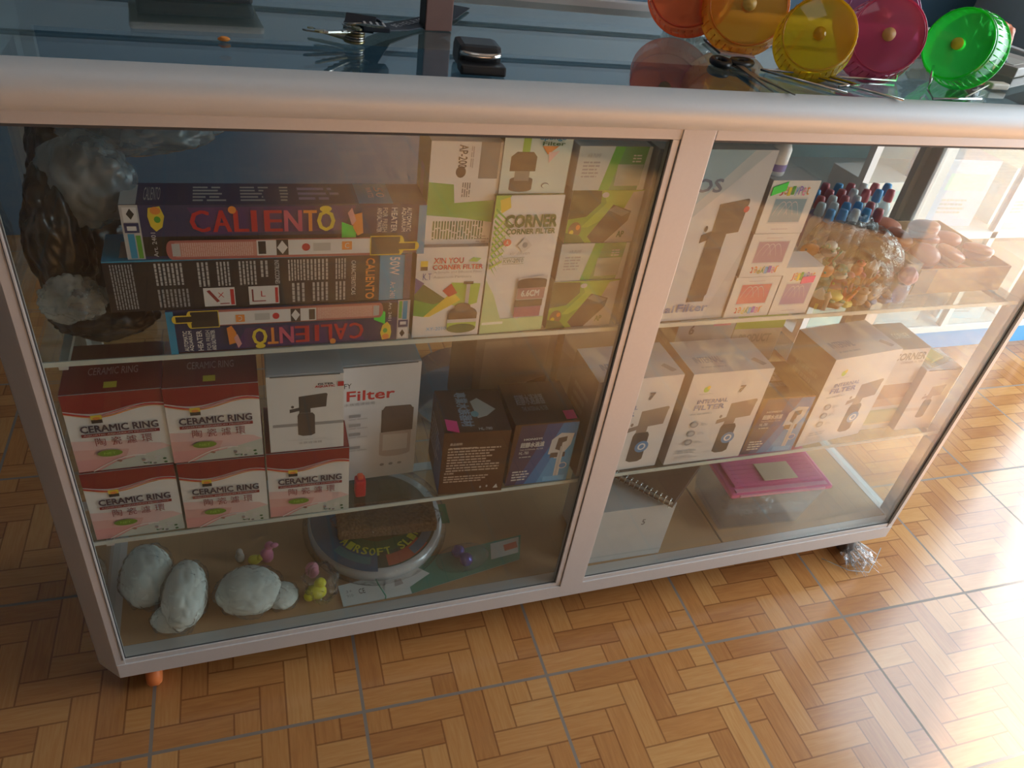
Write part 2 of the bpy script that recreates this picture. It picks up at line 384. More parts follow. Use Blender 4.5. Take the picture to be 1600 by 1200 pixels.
for k in range(26):
    a = rnd.uniform(-2.6,-.2); l = rnd.uniform(.03,.065); z0 = rnd.uniform(-.085,-.06)
    mb.tube([(1.225+.01*math.cos(a), .028+.01*math.sin(a), z0),(1.228+l*.5*math.cos(a), .022+l*.45*math.sin(a), z0*.6-.035),(1.232+l*math.cos(a+.2), .015+l*.9*math.sin(a+.2), -.0975)], .0022, clearbox, 5, .0006)
mb.blob((1.235,.000,-.085), (.030,.022,.017), clear, .6, 3, 5, 4, FZ+.001)
mb.build('plastic_wrap', None, 'torn clear cellophane wrapped around the right front caster on the floor', 'plastic wrap')

# ------------------------------------------------------------------ upper left shelf
S1, S2 = .467, .213
def heater_front(flip):
    """long heater carton, picture side; flip = upside down"""
    it = [('r',navy,0,0,1,1),('r',black,.0,.05,.9,.42),('p',M(.08,.03,.16),[(.2,.95),(.75,.98),(.7,.5),(.25,.45)])]
    it += [('r',lgrey,.0,.0,.055,1),('r',blue,.012,.02,.032,.48),('r',green,.036,.02,.05,.45),('r',navy,.006,.5,.05,.68),('r',white,.014,.54,.042,.62),('r',white,.008,.7,.05,.96),('p',black,[(.03,.74),(.042,.84),(.03,.94),(.018,.84)])]
    it += [('t',white,'Art. 2401',.082,.04,.096,.5,90)]
    it += [('p',yellow,[(.085,.95),(.12,.98),(.13,.8),(.12,.6),(.10,.52),(.085,.62),(.08,.8)]),('e',orange,.105,.9,.016,.07),('e',green,.108,.74,.01,.06)]
    for ch, c_, a, b in zip('CALIENTO', (red,red,red,red,red,M(.6,.1,.2),orange,yellow), (.205,.275,.342,.398,.44,.505,.57,.615), (.262,.33,.385,.412,.495,.56,.61,.672)):
        it += bold(c_, ch, a, .5, b, .9, e=.005)
    it += [('e',orange,.34,.92,.013,.07),('e',yellow,.645,.93,.02,.06),('p',orange,[(.73,.9),(.745,.82),(.77,.86),(.775,.45),(.755,.4),(.74,.55)]),('p',pinkp,[(.72,.85),(.735,.95),(.75,.7),(.735,.6)])]
    for s_, u in (('AUTOMATIC',.945),('AQUARIUM',.925),('HEATER',.893),('FOR FRESH',.858),('AND SALTWATER',.838)):
        it += bold(white if u != .858 else lgrey, s_, u-.016 if s_ != 'HEATER' else u-.02, .47, u, .95, 270, .0015)
    it += [('r',blue,.972,.0,1,1)]
    # heater tube picture
    tube = [(.13,.22)]
    it += [('r',M(.45,.14,.13),.14,.0,.80,.37),('e',M(.45,.14,.13),.14,.185,.018,.185),('r',M(.62,.3,.26),.15,.05,.41,.33),('r',lgrey,.14,.07,.165,.31),('l',M(.75,.5,.45),.17,.06,.40,.32,34,1),
           ('r',white,.41,.05,.80,.35),('r',black,.415,.08,.44,.33),('r',black,.475,.05,.515,.36),('p',white,[(.495,.07),(.513,.2),(.495,.34),(.477,.2)]),
           ('e',red,.575,.2,.014,.075),('r',lgrey,.60,.12,.66,.28),('r',orange,.70,.13,.735,.30),('t',white,'C',.71,.16,.725,.27),
           ('r',yellow,.80,.0,.912,.4),('e',yellow,.91,.2,.015,.2),('r',black,.803,.02,.908,.38),('r',yellow,.905,.09,.97,.27),('e',yellow,.967,.18,.012,.09),('r',black,.905,.115,.965,.245)]
    if flip:
        out = []
        for i in it:
            i = list(i)
            if i[0] in 'rl' : i[2],i[3],i[4],i[5] = 1-i[4],1-i[5],1-i[2],1-i[3]
            elif i[0] == 'e': i[2],i[3] = 1-i[2],1-i[3]
            elif i[0] == 'p': i[2] = [(1-a,1-b) for a,b in i[2]]
            elif i[0] == 't':
                r_ = (i[7] if len(i) > 7 else 0); i = i[:7]; i[3],i[4],i[5],i[6] = 1-i[5],1-i[6],1-i[3],1-i[4]; i.append((r_+180)%360)
            out.append(tuple(i))
        it = out
    return it
heat_top = [('r',navy,0,0,1,1),('t',lgrey,'CALIENTO',.07,.2,.12,.8),('l',lgrey,.22,.15,.33,.9,5),('l',lgrey,.37,.15,.47,.9,5),('l',lgrey,.5,.15,.53,.9,5),('l',M(.3,.3,.6),.56,.2,.7,.9,3),('r',blue,.76,0,.88,1),('t',white,'50',.83,.3,.86,.8,270),('t',white,'WATTS',.80,.3,.82,.8,270),('r',lgrey,.0,0,.05,.9)]
heat_back = [('r',M(.015,.015,.022),0,0,1,1),('r',blue,0,.97,1,1),('l',grey,.02,.05,.09,.93,8,1),('l',lgrey,.15,.50,.24,.93,7,1),('l',grey,.15,.05,.25,.42,8,1),('l',lgrey,.28,.45,.32,.93,3,1),('l',lgrey,.34,.45,.385,.93,4,1),
   ('l',lgrey,.41,.45,.47,.93,5,1),('l',lgrey,.48,.6,.51,.93,2,1),('t',white,'INSTRUCCIONES',.525,.45,.54,.93,270),('l',lgrey,.57,.5,.62,.93,5,1),('l',lgrey,.62,.5,.67,.93,4,1),('l',lgrey,.67,.5,.71,.93,3,1),('l',lgrey,.73,.5,.77,.93,4,1),
   ('l',lgrey,.58,.05,.63,.45,3,1),('l',lgrey,.65,.05,.71,.45,4,1),('l',lgrey,.73,.05,.77,.45,3,1),('t',white,'CARACTERISTICAS',.785,.15,.8,.88,270),
   ('r',white,.29,.04,.39,.42),('r',red,.375,.06,.387,.38),('p',dred,[(.30,.36),(.33,.12),(.34,.14),(.31,.38)]),('t',red,'X',.335,.22,.355,.32),('r',dred,.34,.08,.37,.1),
   ('r',white,.435,.04,.535,.42),('r',red,.522,.06,.532,.38),('r',dred,.445,.1,.45,.36),('r',dred,.45,.1,.49,.12),('t',red,'L',.475,.2,.49,.32),
   ('r',blue,.885,.0,.975,.97)]
heat_back += bold(orange,'CALIENTO',.835,.05,.865,.92,270,.003)+bold(white,'50W',.92,.55,.955,.93,270,.002)+[('t',white,'Art. 2401',.925,.05,.945,.4,270),('r',navy,.975,0,1,1)]
HW, HD = .238, .046
hC = carton('heater_box', 'long black and blue heater carton, lowest of the stack of three', (.112,.0165), S1, -.2, HW, HD, .0495, black, heater_front(True), group='heater cartons', sticker=[('front',stick_g,.84,.55,.89,.85,-.12)])
hB = carton('heater_box', 'black heater carton with rows of small print and 50W, middle of the stack of three', (.066,.0165), S1+.0500, .3, .283, .052, .054, black, heat_back, [('r',blue,0,0,1,1),('r',grey,.05,.1,.15,.7)], group='heater cartons')
hA = carton('heater_box', 'black heater carton with red lettering, topmost of the stack of three', (.088,.018), S1+.1045, -.3, .272, .046, .053, black, heater_front(False), heat_top, group='heater cartons', sticker=[('front',stick_g,.70,.30,.75,.66,-.1)])
# xin you corner filter carton
yy = [('r',white,0,0,1,1),('p',dgreen,[(0,.67),(.45,.44),(.2,.24),(0,.3)]),('p',dblue,[(0,.68),(.13,.62),(.0,.5)]),('p',green,[(0,.44),(.28,.38),(.5,.43),(.15,.24),(0,.26)]),('p',lime,[(.52,.62),(.95,.6),(.93,.38),(.7,.33),(.42,.4),(.55,.5)]),
      ('p',yellow,[(.15,.24),(.24,.24),(.68,.42),(.55,.52)]),('p',red,[(.40,.53),(.52,.61),(.62,.5),(.5,.46)]),('r',yellow,.06,.80,.16,.86),('r',black,.06,.76,.16,.80)]
yy += bold(red,'XIN YOU',.24,.83,.66,.89,0,.003)+[('p',lime,[(.74,.85),(.8,.89),(.92,.88),(.86,.84)])]+bold(red,'CORNER FILTER',.23,.765,.95,.815,0,.004)+[('t',grey,'A Simple and Efficient Filter',.25,.72,.95,.75),('t',grey,'Aquarium Partners',.25,.665,.8,.70),('t',dblue,'K.T',.1,.66,.22,.73)]
yy += [('r',lgrey,.745,.33,.80,.62),('r',black,.70,.6,.84,.63),('e',black,.73,.26,.22,.09),('r',black,.51,.18,.95,.27),('e',dark,.72,.34,.12,.05),('r',offw,.51,.15,.95,.2),('r',lime,.51,.09,.95,.16),('e',dgreen,.73,.09,.22,.055),('t',sky,'XY-2010',.2,.08,.5,.12)]
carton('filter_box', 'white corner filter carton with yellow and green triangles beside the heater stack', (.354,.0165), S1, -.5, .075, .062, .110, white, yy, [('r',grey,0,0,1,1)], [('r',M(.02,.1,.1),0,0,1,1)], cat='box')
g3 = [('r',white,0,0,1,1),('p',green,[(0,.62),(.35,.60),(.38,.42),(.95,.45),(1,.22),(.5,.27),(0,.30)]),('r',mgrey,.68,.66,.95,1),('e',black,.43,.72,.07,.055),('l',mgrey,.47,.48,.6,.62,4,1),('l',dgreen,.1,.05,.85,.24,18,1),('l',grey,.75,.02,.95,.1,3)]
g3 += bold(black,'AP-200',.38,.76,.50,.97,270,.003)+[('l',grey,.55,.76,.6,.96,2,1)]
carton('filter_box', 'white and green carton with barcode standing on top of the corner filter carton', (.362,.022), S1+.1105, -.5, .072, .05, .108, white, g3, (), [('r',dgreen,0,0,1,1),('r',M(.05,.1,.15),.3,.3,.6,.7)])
# tall corner filter carton
cf = [('r',white,0,0,1,1),('p',lime,[(0,1),(.22,1),(.0,.84)]),('p',yellow,[(.06,.97),(.2,.99),(.23,.92),(.1,.88)])]
for k in range(11): cf.append(('p',green,[(.02,.92-k*.038),(.30-k*.018,.80-k*.035),(.32-k*.018,.785-k*.035),(.02,.90-k*.038)]))
for k in range(6): cf.append(('p',lime,[(.02,.76-k*.05),(.20,.86-k*.06),(.20,.845-k*.06),(.02,.745-k*.05)]))
cf += [('r',pale_green,0,0,1,.11),('p',pale_green,[(0,.11),(.3,.11),(.15,.3),(0,.42)]),('r',M(.85,.9,.8),.02,.07,.35,.09)]
cf += bold(dgreen,'CORNER',.17,.785,.93,.865,0,.012)+bold(dgreen,'CORNER FILTER',.2,.74,.93,.775,0,.005)+[('e',red,.24,.685,.06,.025),('t',white,'A',.22,.67,.26,.70),('p',offw,[(.40,.66),(.50,.72),(.62,.66),(.50,.61)]),('e',grey,.51,.665,.04,.02),('t',dgreen,'KW-2010',.22,.54,.52,.57),('r',dgreen,.21,.53,.53,.533),('r',dgreen,.21,.575,.53,.578),('t',grey,'air driven',.3,.595,.6,.62)]
cf += [('p',offw,[(.5,.42),(.95,.44),(.93,.2),(.55,.1),(.5,.15)]),('r',dark,.50,.345,.95,.40),('e',dark,.725,.40,.225,.02),('r',M(.35,.2,.22),.51,.26,.94,.345),('r',dark,.49,.20,.93,.255),('r',M(.35,.12,.2),.50,.12,.92,.20)]+bold(white,'6.6CM',.57,.28,.85,.325,0,.006)
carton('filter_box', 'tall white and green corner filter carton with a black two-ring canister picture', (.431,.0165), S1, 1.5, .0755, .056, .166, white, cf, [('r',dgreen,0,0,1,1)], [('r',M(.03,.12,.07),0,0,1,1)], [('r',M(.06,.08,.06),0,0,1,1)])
sp_ = [('r',M(.62,.75,.72),0,0,1,1),('r',lime,.27,.62,.38,.98),('r',black,.12,.38,.5,.62),('p',black,[(.12,.62),(.2,.7),(.44,.7),(.5,.62)]),('r',dark,.14,.08,.48,.24),('e',dark,.31,.24,.17,.05),('e',dark,.31,.08,.17,.05),('r',mgrey,.2,.22,.42,.38),
       ('p',orange,[(.55,.8),(.8,.8),(.65,.66)]),('p',lpink,[(.66,.7),(.82,.72),(.68,.52)]),('e',mgrey,.68,.14,.06,.05),('e',M(.62,.75,.72),.69,.13,.05,.04)]+bold(blue,'Sponge',.5,.88,.88,.97,0,.006)+bold(dgreen,'Filter',.55,.81,.88,.87,0,.005)
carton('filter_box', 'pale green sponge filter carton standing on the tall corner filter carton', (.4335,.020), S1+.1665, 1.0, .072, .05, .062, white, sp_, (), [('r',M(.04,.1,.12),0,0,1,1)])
pf = [('r',M(.2,.38,.04),0,0,1,1),('p',M(.05,.07,.03),[(0,1),(.4,.97),(.42,.75),(.25,.5),(0,.45)]),('p',M(.35,.55,.06),[(.42,.98),(1,.98),(1,.85),(.3,.3),(.2,.3),(.5,.75)]),('p',lgrey,[(.85,.95),(1,.98),(1,0),(.55,0),(.7,.4)]),
      ('p',dark,[(.32,.12),(.60,.72),(.88,.60),(.86,.42),(.58,.0),(.40,.0)]),('p',mgrey,[(.55,.62),(.64,.70),(.86,.58),(.76,.50)]),('e',M(.2,.12,.05),.12,.25,.09,.15),('e',orange,.16,.3,.03,.05),('e',yellow,.08,.2,.03,.05),('e',offw,.46,.9,.05,.05),('p',dgreen,[(0,0),(.3,0),(.2,.15),(0,.2)])]+bold(dgreen,'AP',.74,.1,.84,.22,0,.006)
pb = [('r',M(.52,.58,.58),0,0,1,1),('p',green,[(.48,1),(.62,1),(.50,.0),(.36,.0)]),('p',M(.1,.3,.1),[(.62,1),(.95,1),(.9,.0),(.50,.0)]),('l',grey,.08,.3,.32,.7,5),('t',grey,'AIR PUMP',.12,.75,.3,.84),('r',M(.35,.42,.38),.56,.1,.92,.6),('l',offw,.75,.65,.9,.85,3)]
bx = [('pump_box', 'green air pump carton with pump picture, lowest of the stack beside the mullion', .0, .062, .0, pf), ('pump_box', 'white air pump carton with a green diagonal stripe, second lowest of its stack', .0622, .046, .002, pb),
      ('pump_box', 'green air pump carton with pump picture, second from top of its stack', .1084, .062, .004, pf), ('pump_box', 'white air pump carton with green diagonal stripe, topmost of its stack', .1706, .047, .001, pb)]
for nm, lb, dz, h, dx, dec in bx:
    carton(nm, lb, (.512+dx,.0175+dx), S1+dz, 1.5-dx*300, .083, .07, h, offw, dec, (), group='stacked air pump cartons')
# plastic covered bag right of the stack, dark corner
mb = MB(); mb.blob((.6+.0, .10, S1+.10), (.022,.05,.098), clear, .5, 3, 11, 4, S1+.001)
mb.build('clear_bag', None, 'crumpled clear plastic bag squeezed between the pump carton stack and the mullion', 'plastic bag')
# black bags
def bag(name, label, cat, blobs, m, wraps=()):
    mb = MB()
    for b in blobs: mb.blob(*b[:2], b[2] if len(b) > 2 and b[2] else m, *b[3:])
    return mb.build(name, None, label, cat)
bag('black_bag', 'bundle of black plastic bags filling the left end of the top shelf', 'plastic bag',
    [((.044,.155,S1+.060),(.042,.080,.062),None,.2,2.6,1,5,S1+.001), ((.040,.15,S1+.150),(.040,.080,.060),None,.2,2.8,2,5), ((.054,.056,S1+.024),(.046,.034,.022),None,.2,2.6,4,5,S1+.001), ((.028,.060,S1+.105),(.028,.035,.070),None,.22,2.6,6,5)], blackbag)
bag('clear_bag', 'clump of crinkled clear wrap on the black bags at the left end', 'plastic bag', [((.034,.030,S1+.058),(.030,.012,.026),None,.3,2.4,7,5)], milky)
bag('clear_bag', 'loose pale translucent bag hanging over the black bags under the top rail', 'plastic bag',
    [((.100,.12,S1+.197),(.075,.06,.026),None,.25,2.,9,5), ((.060,.065,S1+.160),(.040,.030,.045),None,.25,2.,12,5)], glass('grey_translucent_bag', (.75,.8,.82), .6, (.38,.44,.48), 1., .2, .7, 14., filmvar=.4))

# ------------------------------------------------------------------ middle shelf left
wv = lambda v0, a, ph=0: [(t/16, v0+a*math.sin(t/16*2*PI*.95+ph)) for t in range(17)]
w1 = wv(.80,.045,2.9)
cr_ = [('r',M(.78,.78,.78),0,0,1,1),('r',pinkp,0,0,.6,.16),('p',M(.72,.42,.40),[(0,.16),(0,.30),(.55,.26),(.75,.16)]),('p',lpink,[(0,.30),(0,.42),(.7,.36),(.98,.2),(.75,.14),(.55,.26)]),
       ('p',M(.55,.60,.56),[(.22,0),(.4,.10),(.65,.15),(1,.24),(1,0)]),('p',lpink,[(.5,.13),(.6,.34),(.9,.3),(1,.24),(.7,.17)])]
rnd = random.Random(3)
for k in range(16): cr_.append(('e',rnd.choice([mgrey,dgreen,grey,offw,M(.4,.2,.15)]),rnd.uniform(.42,.98),rnd.uniform(.02,.13),.02,.013))
cr_ += [('band',M(.85,.8,.78),[(.15+t*.03,.0+.17*math.sin(t/12*1.2)) for t in range(20)],[.012]*20),
        ('p',dred,[(0,1)]+[(1,1)]+[(a,b) for a,b in reversed(w1)]),('band',red,wv(.775,.05,2.9),[.02]*17),('band',orange,wv(.755,.05,2.75),[.006+.008*math.sin(t/16*PI) for t in range(17)]),('band',white,wv(.785,.055,2.7),[.006]*17),
        ('r',yellow,.25,.68,.36,.735),('r',black,.25,.635,.36,.68),('e',orange,.305,.695,.04,.018)]
cr_ += bold(M(.05,.03,.06),'CERAMIC RING',.12,.52,.90,.605,0,.007)+[('r',dred,.12,.465,.91,.505),('t',white,'AQUATIC AQUARIUM PRODUCT',.14,.475,.88,.495)]+[('t',dred,'陶',.24,.34,.345,.445),('t',dred,'瓷',.40,.34,.505,.445),('t',dred,'濾',.555,.34,.66,.445),('t',dred,'環',.71,.34,.82,.445)]+[('e',M(.16,.30,.02),.36,.235,.13,.045),('t',lime,'NET',.3,.22,.42,.25)]
ct_top = [('r',dred,0,0,1,1),('t',pinkp,'CERAMIC RING',.25,.35,.75,.5),('r',yellow,.42,.08,.55,.2)]
ct_side = [('r',M(.6,.6,.62),0,0,1,1),('r',dred,0,.82,1,1),('l',grey,.15,.2,.85,.75,9)]
ring = [('lower row, leftmost', .003,.0165,0,.6,.093), ('lower row, in the middle', .099,.0165,0,-1.2,.0925), ('lower row, rightmost, under the white pump carton', .1935,.0165,0,-1.4,.094),
        ('upper row, leftmost', .0035,.018,.1055,.4,.0935), ('upper row, right', .097,.017,.1055,-.6,.094)]
for lb, x, y, dz, an, w_ in ring:
    carton('ceramic_ring_box', 'red and white ceramic ring carton, '+lb, (x,y), S2+dz, an, w_, .085, .1045, white, cr_, ct_top, ct_side, ct_side, group='ceramic ring cartons')
def pump(o, s=1., m=dark, inv=False):
    """picture of a submersible pump, about 1x1, placed at o=(u,v) scale s=(su,sv)"""
    u, v = o; a, b = s
    P = lambda L_: [(u+x*a, v+y*b) for x, y in L_]
    return [('p',m,P([(.25,.95),(.95,1),(1,.95),(.97,.68),(.55,.66),(.55,.56),(.25,.56)])),('p',m,P([(0,.66),(.27,.70),(.27,.62),(0,.58)])),('e',m,u+.08*a,v+.72*b,.04*a,.03*b),
            ('p',M(.07,.06,.06),P([(.24,.56),(.6,.56),(.66,.50),(.66,.04),(.55,.0),(.32,.0),(.2,.04),(.2,.50)])),('e',m,u+.96*a,v+.96*b,.05*a,.04*b)]
wp = [('r',white,0,0,1,1),('r',grey,.05,.34,1,.38)]+pump((.28,.2),(.5,.56))+bold(red,'AQUATIC',.62,.83,.88,.86,0,.004)+bold(black,'FILTER',.66,.87,.86,.89,0,.003)+[('r',red,.92,.84,1,.90),('t',grey,'水族過濾器',.38,.09,.7,.12),('t',lgrey,'internal filter pump',.25,.14,.75,.16)]
carton('pump_box', 'white carton with a black pump picture standing on the ceramic ring cartons', (.199,.0175), S2+.1055, -1.2, .082, .055, .1080, white, wp, [('r',M(.5,.53,.56),0,0,1,1)], [('r',mgrey,0,0,1,1)], flap=M(.55,.57,.6))
bf = [('r',M(.66,.67,.70),0,0,1,1)]+bold(red,'Filter',.38,.72,.78,.80,0,.006)+[('t',black,'FY',.36,.83,.42,.87),('t',grey,'水族過濾設備',.36,.68,.62,.705),
     ('r',M(.1,.08,.08),.68,.42,.96,.62),('p',M(.1,.08,.08),[(.69,.62),(.95,.62),(.93,.645),(.71,.65)]),('r',M(.5,.45,.45),.67,.22,.95,.42),('e',M(.5,.45,.45),.81,.22,.14,.03),('p',offw,[(.70,.40),(.92,.39),(.92,.25),(.70,.25)])]
for k, v_ in enumerate((.58,.50,.42,.30)): bf += [('r',grey,.40,v_,.50,v_+.025),('l',lgrey,.40,v_-.02,.6,v_,1)]
bf += [('e',grey,.70,.12,.02,.012),('e',grey,.78,.12,.02,.012),('e',grey,.86,.12,.02,.012)]
carton('filter_box', 'large pale grey filter carton behind the small white pump carton', (.236,.062), S2, 1.2, .145, .06, .185, offw, bf, [('r',M(.45,.5,.53),0,0,1,1)]+bold(M(.6,.2,.25),'Filter',.4,.3,.7,.6,0,.005), flap=M(.5,.53,.56))
mb = MB(); mb.box(.2985,.312,.030,.044,S2,S2+.028, red, .003); mb.box(.3015,.309,.033,.041,S2+.028,S2+.034, M(.7,.1,.05), .002)
mb.build('red_clip', None, 'small red plastic cap on the shelf beside the lower ceramic ring cartons', 'cap')
# brown cartons
b1f = [('r',brown,0,0,1,1)]+bold(M(.55,.42,.35),'產品說明',.1,.80,.28,.84,0,.003)+[('l',M(.55,.42,.35),.08,.38,.9,.78,9),('l',M(.55,.42,.35),.06,.2,.85,.32,3),('l',M(.65,.5,.4),.1,.75,.6,.78,1),('p',offw,[(.85,.06),(.9,.13),(.93,.06)]),('e',lgrey,.65,.09,.015,.02),('e',lgrey,.75,.1,.015,.02)]+bold(M(.55,.42,.35),'安全須知',.06,.335,.2,.365,0,.003)
b1t = [('r',M(.07,.03,.02),0,0,1,1)]+bold(M(.25,.35,.5),'專業水族器材',.28,.12,.46,.92,270,.01)+[('p',M(.5,.5,.48),[(.5,.7),(.62,.78),(.86,.5),(.7,.35),(.55,.3)]),('e',M(.2,.4,.5),.52,.4,.06,.07),('t',offw,'HL-780',.52,.03,.72,.09)]
b1l = [('r',M(.07,.05,.1),0,0,1,1),('r',M(.05,.12,.3),.5,0,1,.7),('l',M(.4,.45,.6),.1,.3,.8,.8,6)]
carton('filter_box', 'dark brown carton covered in small print with a pink sticker on top', (.404,.0175), S2, -4.5, .086, .085, .107, brown, b1f, b1t, b1l, [('r',brown,0,0,1,1)], sticker=[('top',stick_p,.05,.05,.22,.3,-.06)])
b2f = [('r',brown,0,0,1,1),('p',M(.06,.04,.1),[(0,.0),(.1,.98),(1,.98),(1,0)]),('p',M(.05,.08,.24),[(.15,0),(.45,.7),(.5,.98),(1,.98),(1,0)]),('p',M(.04,.2,.5),[(.3,0),(.6,.6),(.75,.98),(1,.98),(1,0)]),('p',M(.08,.33,.65),[(.5,0),(.7,.5),(1,.75),(1,0)]),
       ('p',offw,[(.60,.48),(.62,.72),(.75,.82),(.96,.80),(.94,.62),(.86,.50),(.84,.40),(.72,.40),(.66,.48)]),('p',M(.12,.09,.08),[(.70,.56),(.72,.74),(.86,.76),(.86,.68),(.80,.66),(.80,.52)]),('r',M(.12,.09,.08),.64,.42,.88,.50),('r',offw,.76,.08,.84,.52),('r',lgrey,.78,.1,.815,.6),('e',offw,.88,.27,.07,.055),('e',M(.08,.25,.55),.88,.27,.055,.042),('r',sky,.6,.02,.95,.1),
       ('l',offw,.08,.08,.38,.26,4)]+bold(white,'HONGYI',.17,.745,.45,.775,0,.004)+bold(offw,'超靜水過濾',.13,.63,.5,.71,0,.006)+[('t',offw,'THE INTERNAL FILTER',.13,.585,.5,.61),('t',white,'HL-780',.13,.52,.28,.57),('l',lgrey,.14,.47,.36,.5,1)]
b2t = [('r',M(.06,.025,.018),0,0,1,1)]+bold(M(.28,.28,.38),'超靜水過濾器',.15,.45,.6,.7,0,.005)+[('t',M(.28,.28,.38),'THE INTERNAL FILTER',.2,.3,.6,.4)]
carton('filter_box', 'brown and blue filter carton with a white pump picture in the left half', (.497,.0175), S2, -1.8, .0885, .085, .108, brown, b2f, b2t, b1l, [('r',brown,0,0,1,1)], group='brown and blue filter cartons', sticker=[('top',stick_p,.8,.04,.97,.24,0)])
carton('filter_box', 'brown and blue filter carton between two white filter cartons in the right half', (.8735,.0185), S2, -2.5, .090, .085, .108, brown, b2f, b2t, b1l, [('r',brown,0,0,1,1)], group='brown and blue filter cartons')
carton('carton', 'plain worn grey brown carton behind the two brown cartons', (.475,.14), S2, 2, .12, .10, .17, M(.22,.17,.15,.7), [('r',M(.27,.22,.2,.7),.1,.1,.9,.9),('p',M(.1,.06,.05),[(.7,.45),(.95,.5),(.95,.2),(.75,.1)])], [('r',M(.2,.17,.16),0,0,1,1)])
carton('carton', 'pale open carton behind the mullion on the middle shelf', (.608,.150), S2, -4, .11, .09, .155, M(.5,.42,.38,.6), [('r',M(.35,.25,.2),.3,0,1,.75),('p',M(.55,.48,.45),[(0,1),(1,1),(1,.8),(.3,.6),(0,.8)])], [('r',M(.5,.44,.42),0,0,1,1)])

# ------------------------------------------------------------------ right half, middle shelf
bl = M(.25,.3,.5)
def seven(num='7', nm='FILTER'):
    f_ = [('r',M(.74,.71,.71),0,0,1,1)]+pump((.50,.08),(.44,.60),M(.26,.2,.18))
    f_ += [('e',M(.1,.25,.5),.74,.25,.085,.065),('e',white,.74,.25,.05,.038),('e',M(.1,.25,.5),.74,.25,.03,.024)]
    f_ += [('e',lime,.22,.83,.035,.03),('e',yellow,.24,.85,.02,.02),('t',grey,'AQUATIC',.14,.775,.32,.79)]+bold(bl,'INTERNAL',.16,.68,.54,.72,0,.003)+bold(bl,nm,.14,.61,.52,.66,0,.006,)+[('l',lgrey,.12,.56,.4,.59,1)]
    if num: f_ += bold(M(.15,.13,.13),num,.64,.77,.70,.84,0,.008)
    for v_ in (.45,.35,.25): f_ += [('e',grey,.22,v_,.05,.035),('e',lgrey,.22,v_,.03,.02),('l',lgrey,.3,v_-.015,.42,v_+.015,2)]
    return f_+[('l',lgrey,.12,.12,.4,.17,2),('l',M(.65,.62,.62),.1,.04,.44,.1,3)]
tp7 = [('r',M(.6,.62,.66),0,0,1,1)]+bold(M(.35,.4,.55),'INTERNAL',.12,.3,.45,.48,0,.004)+[('l',M(.4,.45,.55),.14,.15,.5,.24,1),('p',grey,[(.8,.3),(.86,.36),(.95,.14),(.88,.1)])]
sd7 = [('r',M(.42,.34,.31),0,0,1,1),('l',M(.5,.43,.4),.2,.3,.8,.8,6)]
R = [('white filter carton numbered 7, nearest the mullion and partly hidden by it', .602,.0185,.8,.126,.165), ('white filter carton numbered 7, second from the mullion', .741,.018,-.6,.128,.165)]
for lb, x, y, an, w_, h in R:
    carton('filter_box', lb, (x,y), S2, an, w_, .075, h, M(.68,.66,.67), seven(), tp7, sd7, group='white filter cartons')
carton('filter_box', 'tall white filter carton turned slightly, right of the brown and blue carton', (.974,.0185), S2, 5.5, .134, .08, .168, M(.68,.66,.67), seven('','FILTER'), tp7, sd7, group='white filter cartons')
nr = [('r',M(.68,.64,.62),0,0,1,1),('r',M(.38,.22,.15),.0,.40,1,.58),('r',M(.5,.33,.25),.0,.30,1,.40),('r',M(.42,.45,.28),0,.08,1,.26),('r',M(.7,.6,.4),0,.06,1,.08)]+bold(M(.22,.2,.17),'CORNER',-.02+.04,.87,.95,.95,0,.012)+bold(M(.4,.36,.33),'CORNER FILTER',.3,.83,.95,.855,0,.004)
carton('filter_box', 'olive topped corner filter carton squeezed behind the tall white carton', (1.107,.038), S2, 0, .066, .07, .160, M(.6,.56,.52), nr, [('r',M(.28,.27,.2),0,0,1,1),('t',M(.6,.6,.5),'CORNER',.3,.4,.8,.6)], sd7)
pw = [('r',M(.72,.68,.69),0,0,1,1),('r',M(.6,.54,.54),0,.33,.5,.38)]+pump((.3,.2),(.5,.55),M(.38,.28,.26))+[('l',M(.6,.5,.6),.5,.84,.8,.88,1)]
carton('pump_box', 'small white pump carton at the right end of the middle shelf', (1.178,.028), S2, -1.5, .072, .055, .122, M(.7,.67,.68), pw, [('r',M(.68,.70,.76),0,0,1,1)], [('r',M(.6,.55,.54),0,0,1,1)], flap=M(.66,.68,.74))
carton('carton', 'grey lidded carton with a pink sticker and the number 6 behind the white filter cartons', (.768,.118), S2, 1, .098, .07, .183, M(.42,.46,.5), bold(M(.15,.15,.17),'6',.2,.86,.28,.94,0,.01), [('r',M(.4,.45,.5),0,0,1,1)], sd7, sticker=[('front',M(.9,.3,.4),.6,.93,.9,.99,0)])
carton('filter_box', 'pale carton with a lime green top band behind the brown and blue carton at right', (.876,.130), S2, -2, .086, .07, .178, M(.58,.58,.55), [('r',lime,0,.86,1,1),('e',yellow,.5,.55,.25,.08)]+bold(M(.4,.42,.4),'PRODUCT',.15,.72,.8,.8,0,.008), [('r',lime,0,0,1,1)])
holo = mat('holographic_film', (.6,.7,.62), .15, .4, .1, 20)
mb = MB(); mb.box(0,.055,0,.045,0,.004, glass('iridescent_sleeve',(.9,.95,.92),.35,(.75,.85,.8),1.,.05)); mb.box(.008,.04,.006,.03,.004,.009, M(.75,.7,.25,.3), .001); mb.box(.012,.02,.03,.04,.004,.008, M(.8,.35,.4,.3), .001)
o = mb.build('film_pouch', None, 'small iridescent film pouch lying on the small white pump carton', 'pouch'); o.location = (1.187,.031,S2+.1235); o.rotation_euler = (0,0,.25)

